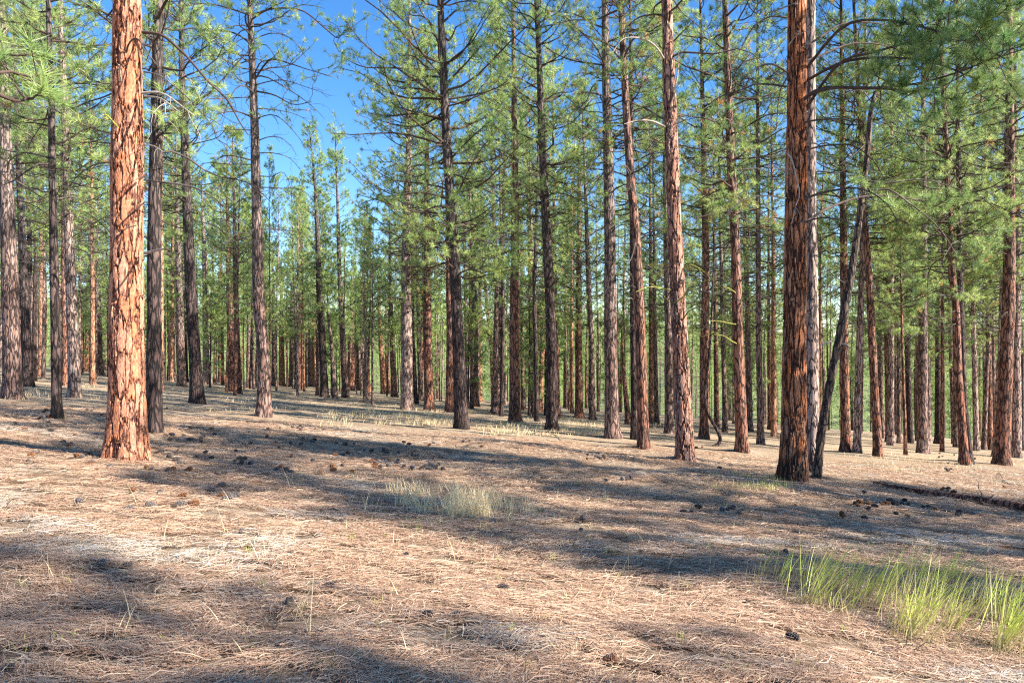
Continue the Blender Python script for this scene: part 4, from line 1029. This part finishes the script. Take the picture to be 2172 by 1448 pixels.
# ------------------------------------------------------------------ pine cones
def cone_mesh(seed, mat, closed=0.0):
    g = np.random.default_rng(seed); n = 62; Ln, Rm = 0.10, 0.030
    Vs, Fs, off = [], [], 0
    prof = lambda t: Rm * np.sin(np.pi * np.clip(t * 0.86 + 0.10, 0, 1)) ** 0.75
    K, S = 9, 10
    t = np.linspace(0, 1, K); a = np.arange(S) * 2 * np.pi / S
    V = np.stack([(prof(t) * .75)[:, None] * np.cos(a), (prof(t) * .75)[:, None] * np.sin(a), np.repeat((t * Ln - Ln / 2)[:, None], S, 1)], -1).reshape(-1, 3)
    k_ = np.arange(K - 1)[:, None]; s_ = np.arange(S)[None]; s2 = (s_ + 1) % S
    Fs.append(np.stack([k_ * S + s_, k_ * S + s2, (k_ + 1) * S + s2, (k_ + 1) * S + s_], -1).reshape(-1, 4)); Vs.append(V); off = len(V)
    for i in range(n):
        t = (i + .5) / n; a = i * 2.39996; r = prof(t)
        out = np.array([math.cos(a), math.sin(a), 0]); tan = np.array([-math.sin(a), math.cos(a), 0]); up = np.array([0, 0, 1.0])
        d = norm(out + up * (0.25 + 0.9 * t)); c = out * r * .6 + up * (t * Ln - Ln / 2)
        l = (0.020 + 0.008 * math.sin(math.pi * t)); w = 0.0085
        nrm = norm(np.cross(tan, d)); th = nrm * 0.0022
        q = [c - tan * w * .4, c + tan * w * .4, c + d * l * .75 + tan * w, c + d * l, c + d * l * .75 - tan * w]
        Vs.append(np.array([p + th for p in q] + [p - th for p in q]))
        Fs.append(np.array([[0, 1, 2, 3], [0, 3, 4, 4]])[:1] + off); Fs.append(np.array([[0, 3, 4]]) + off)
        Fs.append(np.array([[8, 7, 6, 5]]) + off); Fs.append(np.array([[9, 8, 5]]) + off)
        Fs.append(np.array([[j, (j + 1) % 5, (j + 1) % 5 + 5, j + 5] for j in range(5)])[:, ::-1] + off)
        off += 10
    return mesh_np('pine_cone', np.concatenate(Vs), Fs, mat, False)
M_CG = simple('weathered_cone', [(0.35, (0.07, 0.055, 0.05)), (0.6, (0.20, 0.17, 0.16)), (0.75, (0.42, 0.38, 0.36))], 60.0, stretch=(1, 1, 1))
M_CB = simple('brown_cone', [(0.35, (0.08, 0.035, 0.02)), (0.7, (0.36, 0.16, 0.07))], 60.0)
M_CD = simple('dark_cone', [(0.35, (0.025, 0.022, 0.022)), (0.7, (0.13, 0.11, 0.105))], 60.0)
CM = {'g': [cone_mesh(1, M_CG), cone_mesh(2, M_CG)], 'b': [cone_mesh(3, M_CB)], 'd': [cone_mesh(4, M_CD), cone_mesh(5, M_CD)]}
CW = {'g': 'grey weathered', 'b': 'fresh brown', 'd': 'dark'}
g = np.random.default_rng(77)
def cone(px, py, kind, label, group=None, sc=None):
    p = ground_at(px, py); s = sc or (g.uniform(0.72, 1.12) if py < 1115 else g.uniform(0.6, 0.82))
    o = link('pine_cone', CM[kind][int(g.integers(0, len(CM[kind])))], None, (p.x, p.y, p.z + 0.052 * s))
    o.rotation_euler = (R(90) + g.normal(0, .35), g.uniform(0, 6.28), g.uniform(0, 6.28)); o.scale = (s, s, s)
    tag(o, label, 'pine cone', group)
for px, py, kd, lab in [
    (905, 1314, 'd', 'large dark pine cone alone in the lower centre shade, nearest upright one'), (275, 1086, 'g', 'grey pine cone, larger left one of the pair in sun below the big orange pine'),
    (320, 1080, 'g', 'round grey cone, right one of the pair in sun below the big orange pine'), (170, 1072, 'g', 'long grey cone lying in sun at far left, below the shadow streak'),
    (412, 1077, 'b', 'brown cone at the end of the short shadow, right of the grey pair'), (515, 1132, 'g', 'pale spiky cone lowest in the sunny patch left of centre'),
    (312, 996, 'b', 'reddish cone lying in sun just below the foot of the big orange pine'), (324, 998, 'g', 'grey-white cone touching the reddish cone below the big orange pine'),
    (283, 1045, 'b', 'red-brown cone on the edge of the shadow streak below the orange pine'), (1237, 1108, 'd', 'dark cone alone in the wide shade right of the pale grass'),
    (1232, 1128, 'd', 'dark cone just below another one, right of the pale grass'), (985, 1148, 'd', 'dark open cone in shade just below the pale grass clump'),
    (22, 1435, 'd', 'dark cone in the bottom left corner'), (1066, 1254, 'd', 'flat dark cone on the needle floor in the lower centre'),
    (1785, 1098, 'b', 'brown cone in shade above the tall green grass'), (1680, 1360, 'd', 'dark cone lying in front of the tall green grass, lower right'),
    (700, 1252, 'd', 'dark cone in the shadow streak left of the lower centre'), (1285, 1022, 'd', 'dark cone on the shaded side of the low mound'),
    (1665, 1175, 'd', 'dark cone beside the left end of the tall green grass'), (862, 1185, 'd', 'dark cone on the lit edge below and left of the pale grass')]:
    cone(px, py, kd, lab)
REG = [ # n, x0,x1,y0,y1, kinds, where
    (60, 330, 720, 905, 985, 'ddggb', 'among many in the shade right of the big orange pine'),
    (70, 700, 1060, 930, 1012, 'ddggb', 'among many in the shade behind the pale grass'),
    (26, 0, 240, 868, 930, 'ddgb', 'in the shade left of the big orange pine'),
    (14, 60, 240, 945, 1010, 'ggb', 'in the sun left of the big orange pine foot'),
    (26, 330, 700, 1000, 1075, 'ggb', 'in the sunny strip right of the big orange pine foot'),
    (40, 1690, 2160, 1034, 1105, 'ddddb', 'in the shade around the fallen log'),
    (14, 1060, 1660, 1000, 1100, 'dg', 'thinly scattered in the shade of the low mound'),
    (22, 1080, 2120, 945, 1000, 'bdg', 'on the sunny ground among the right-hand trees'),
    (5, 60, 1500, 1150, 1440, 'gb', 'half sunk in the needles of the near foreground')]
for n, x0, x1, y0, y1, ks, where in REG:
    cl = [(g.uniform(x0, x1), g.uniform(y0, y1)) for _ in range(max(3, n // 5))]
    for i in range(n):
        if g.random() < .75: c = cl[int(g.integers(0, len(cl)))]; px, py = c[0] + g.normal(0, 13), c[1] + g.normal(0, 4)
        else: px, py = g.uniform(x0, x1), g.uniform(y0, y1)
        if 228 < px < 318 and py < 975: px += 100
        kd = ks[int(g.integers(0, len(ks)))]
        cone(px, py, kd, f'{CW[kd]} cone {where}', f'{CW[kd]} cones {where}')

# ------------------------------------------------------------------ twigs and bits of wood
def twig(label, pts, h, r, mat, name='fallen_twig', fork=2, seed=0, group=None):
    g = np.random.default_rng(300 + seed)
    c = ground_at(*pts[0]); Y = c.y
    P = np.array([np.array(ground_at(x, y)) + np.array([0, 0, h_]) for (x, y), h_ in zip(pts, h)]) - np.array(c)
    x = np.linspace(0, len(P) - 1, len(P) * 3); P = np.stack([np.interp(x, range(len(P)), P[:, j]) for j in range(3)], -1)
    parts = [tubes(P[None], np.linspace(r, r * .5, len(P))[None], 6)]
    if fork:
        pos, tan = sample(P[None], g.uniform(.3, .9, (1, fork))); d = norm(tan[0] + g.normal(0, .6, (fork, 3)) + UP * .3)
        P2 = curves(pos[0], d, g.uniform(.1, .25, fork), g.uniform(-.3, .2, fork), 5, .08, g); parts.append(tubes(P2, np.full((fork, 5), r * .45), 4))
    V, Fs = merge(parts); o = link(name, mesh_np(name, V, Fs, mat, True), None, c); tag(o, label, 'twig', group)
hs = lambda *a: a
twig('dark curved twig lying in the needles left of the pale grass clump', [(688, 1089), (705, 1088), (722, 1092), (728, 1110)], hs(.02, .06, .05, .01), .008, M_DEAD, seed=1)
twig('thin straight twig in the sunny strip between scattered cones', [(472, 1024), (492, 1032), (510, 1040)], hs(.02, .02, .02), .008, M_DEAD, seed=2, fork=0)
twig('small dark twig at the left edge of the sunny needles', [(0, 1087), (14, 1086), (30, 1088)], hs(.02, .03, .02), .007, M_DEAD, seed=3, fork=1)
twig('dark curved twig on the slope behind the pale grass clump', [(1095, 1022), (1120, 1022), (1132, 1015), (1144, 1002)], hs(.01, .02, .06, .02), .011, M_DEAD, seed=4, fork=1)
twig('long low twig with yellow lichen right of the big orange pine', [(492, 1000), (512, 1004), (540, 1010), (560, 1012)], hs(.03, .03, .02, .02), .012, M_DEAD, seed=5)
twig('forked bare twig arching over the ground by the right edge', [(2118, 1005), (2128, 1022), (2148, 1032), (2168, 1045)], hs(.05, .02, .02, .01), .009, M_DEAD, seed=6, fork=3)
twig('bare branch lying flat between the twisted dark pine and purple-grey pine', [(1126, 923), (1150, 919), (1175, 925), (1190, 934)], hs(.05, .12, .06, .02), .016, M_DEAD, seed=7, fork=4)
twig('pale branch lying behind the foot of the thick black pine', [(345, 836), (362, 846), (385, 852), (425, 853)], hs(.2, .15, .06, .02), .016, M_WHITE, seed=8, fork=4)
twig('thin dark twig in the shade above the tall green grass', [(1790, 1090), (1825, 1097)], hs(.02, .02), .007, M_DEAD, seed=9, fork=0)
twig('short dark twig right of the foot of the big orange pine', [(368, 965), (382, 960)], hs(.01, .10), .010, M_DEAD, seed=10, fork=1)
g = np.random.default_rng(4)
for i in range(46):
    x = g.uniform(20, 2100); y = g.uniform(955, 1400); L_ = g.uniform(14, 60)
    twig('short bare twig dropped on the needle floor', [(x, y), (x + L_ * .5, y + g.uniform(-3, 3)), (x + L_, y + g.uniform(-5, 5))], hs(.02, .03, .02), .006, M_DEAD, seed=20 + i, fork=i % 3, group='short twigs dropped on the needle floor')
def chip(label, px, py, size, rz, mat, name, cat):
    g = np.random.default_rng(int(px)); c = ground_at(px, py); L_, w, h = size
    n = 9; t = np.linspace(-.5, .5, n); P = np.stack([t * L_, 0.03 * L_ * np.sin(t * 5), np.zeros(n)], -1)
    prof = np.array([.35, .8, 1, .95, 1, .9, 1, .7, .2])
    V = []; 
    for i in range(n):
        for sx, sz in ((-1, 0), (1, 0), (1.0, 1), (-.8, 1)): V.append(P[i] + np.array([0, sx * w / 2 * prof[i], sz * h * prof[i] * (0.8 + .3 * g.random())]))
    V = np.array(V); k_ = np.arange(n - 1)[:, None] * 4; s_ = np.arange(4)[None]; s2 = (s_ + 1) % 4
    q = np.stack([k_ + s_, k_ + s2, k_ + 4 + s2, k_ + 4 + s_], -1).reshape(-1, 4)
    caps = np.array([[3, 2, 1, 0], [(n - 1) * 4, (n - 1) * 4 + 1, (n - 1) * 4 + 2, (n - 1) * 4 + 3]])
    o = link(name, mesh_np(name, V, [q, caps], mat), None, (c.x, c.y, c.z + .02)); o.rotation_euler = (0, 0.05, rz); tag(o, label, cat)
chip('long flat pale splinter of wood on the needles at lower left', 275, 1280, (.26, .022, .008), .05, M_WHITE, 'wood_splinter', 'wood splinter')
chip('short yellow-brown broken wood piece in the sunny needles left of centre', 497, 1222, (.08, .02, .018), .2, M_CHIP, 'wood_chip', 'wood chip')
chip('pale splinter of wood lying near the bottom of the left foreground', 75, 1335, (.22, .016, .007), -.1, M_WHITE, 'wood_splinter', 'wood splinter')
chip('small grey standing stub of wood in the shadow streak, lower left of centre', 616, 1292, (.07, .05, .07), .4, M_DEAD, 'wood_stub', 'wood stub')
chip('white chip of stone-like wood in the shade near the bottom centre', 1000, 1385, (.07, .03, .012), .3, M_WHITE, 'wood_chip', 'wood chip')
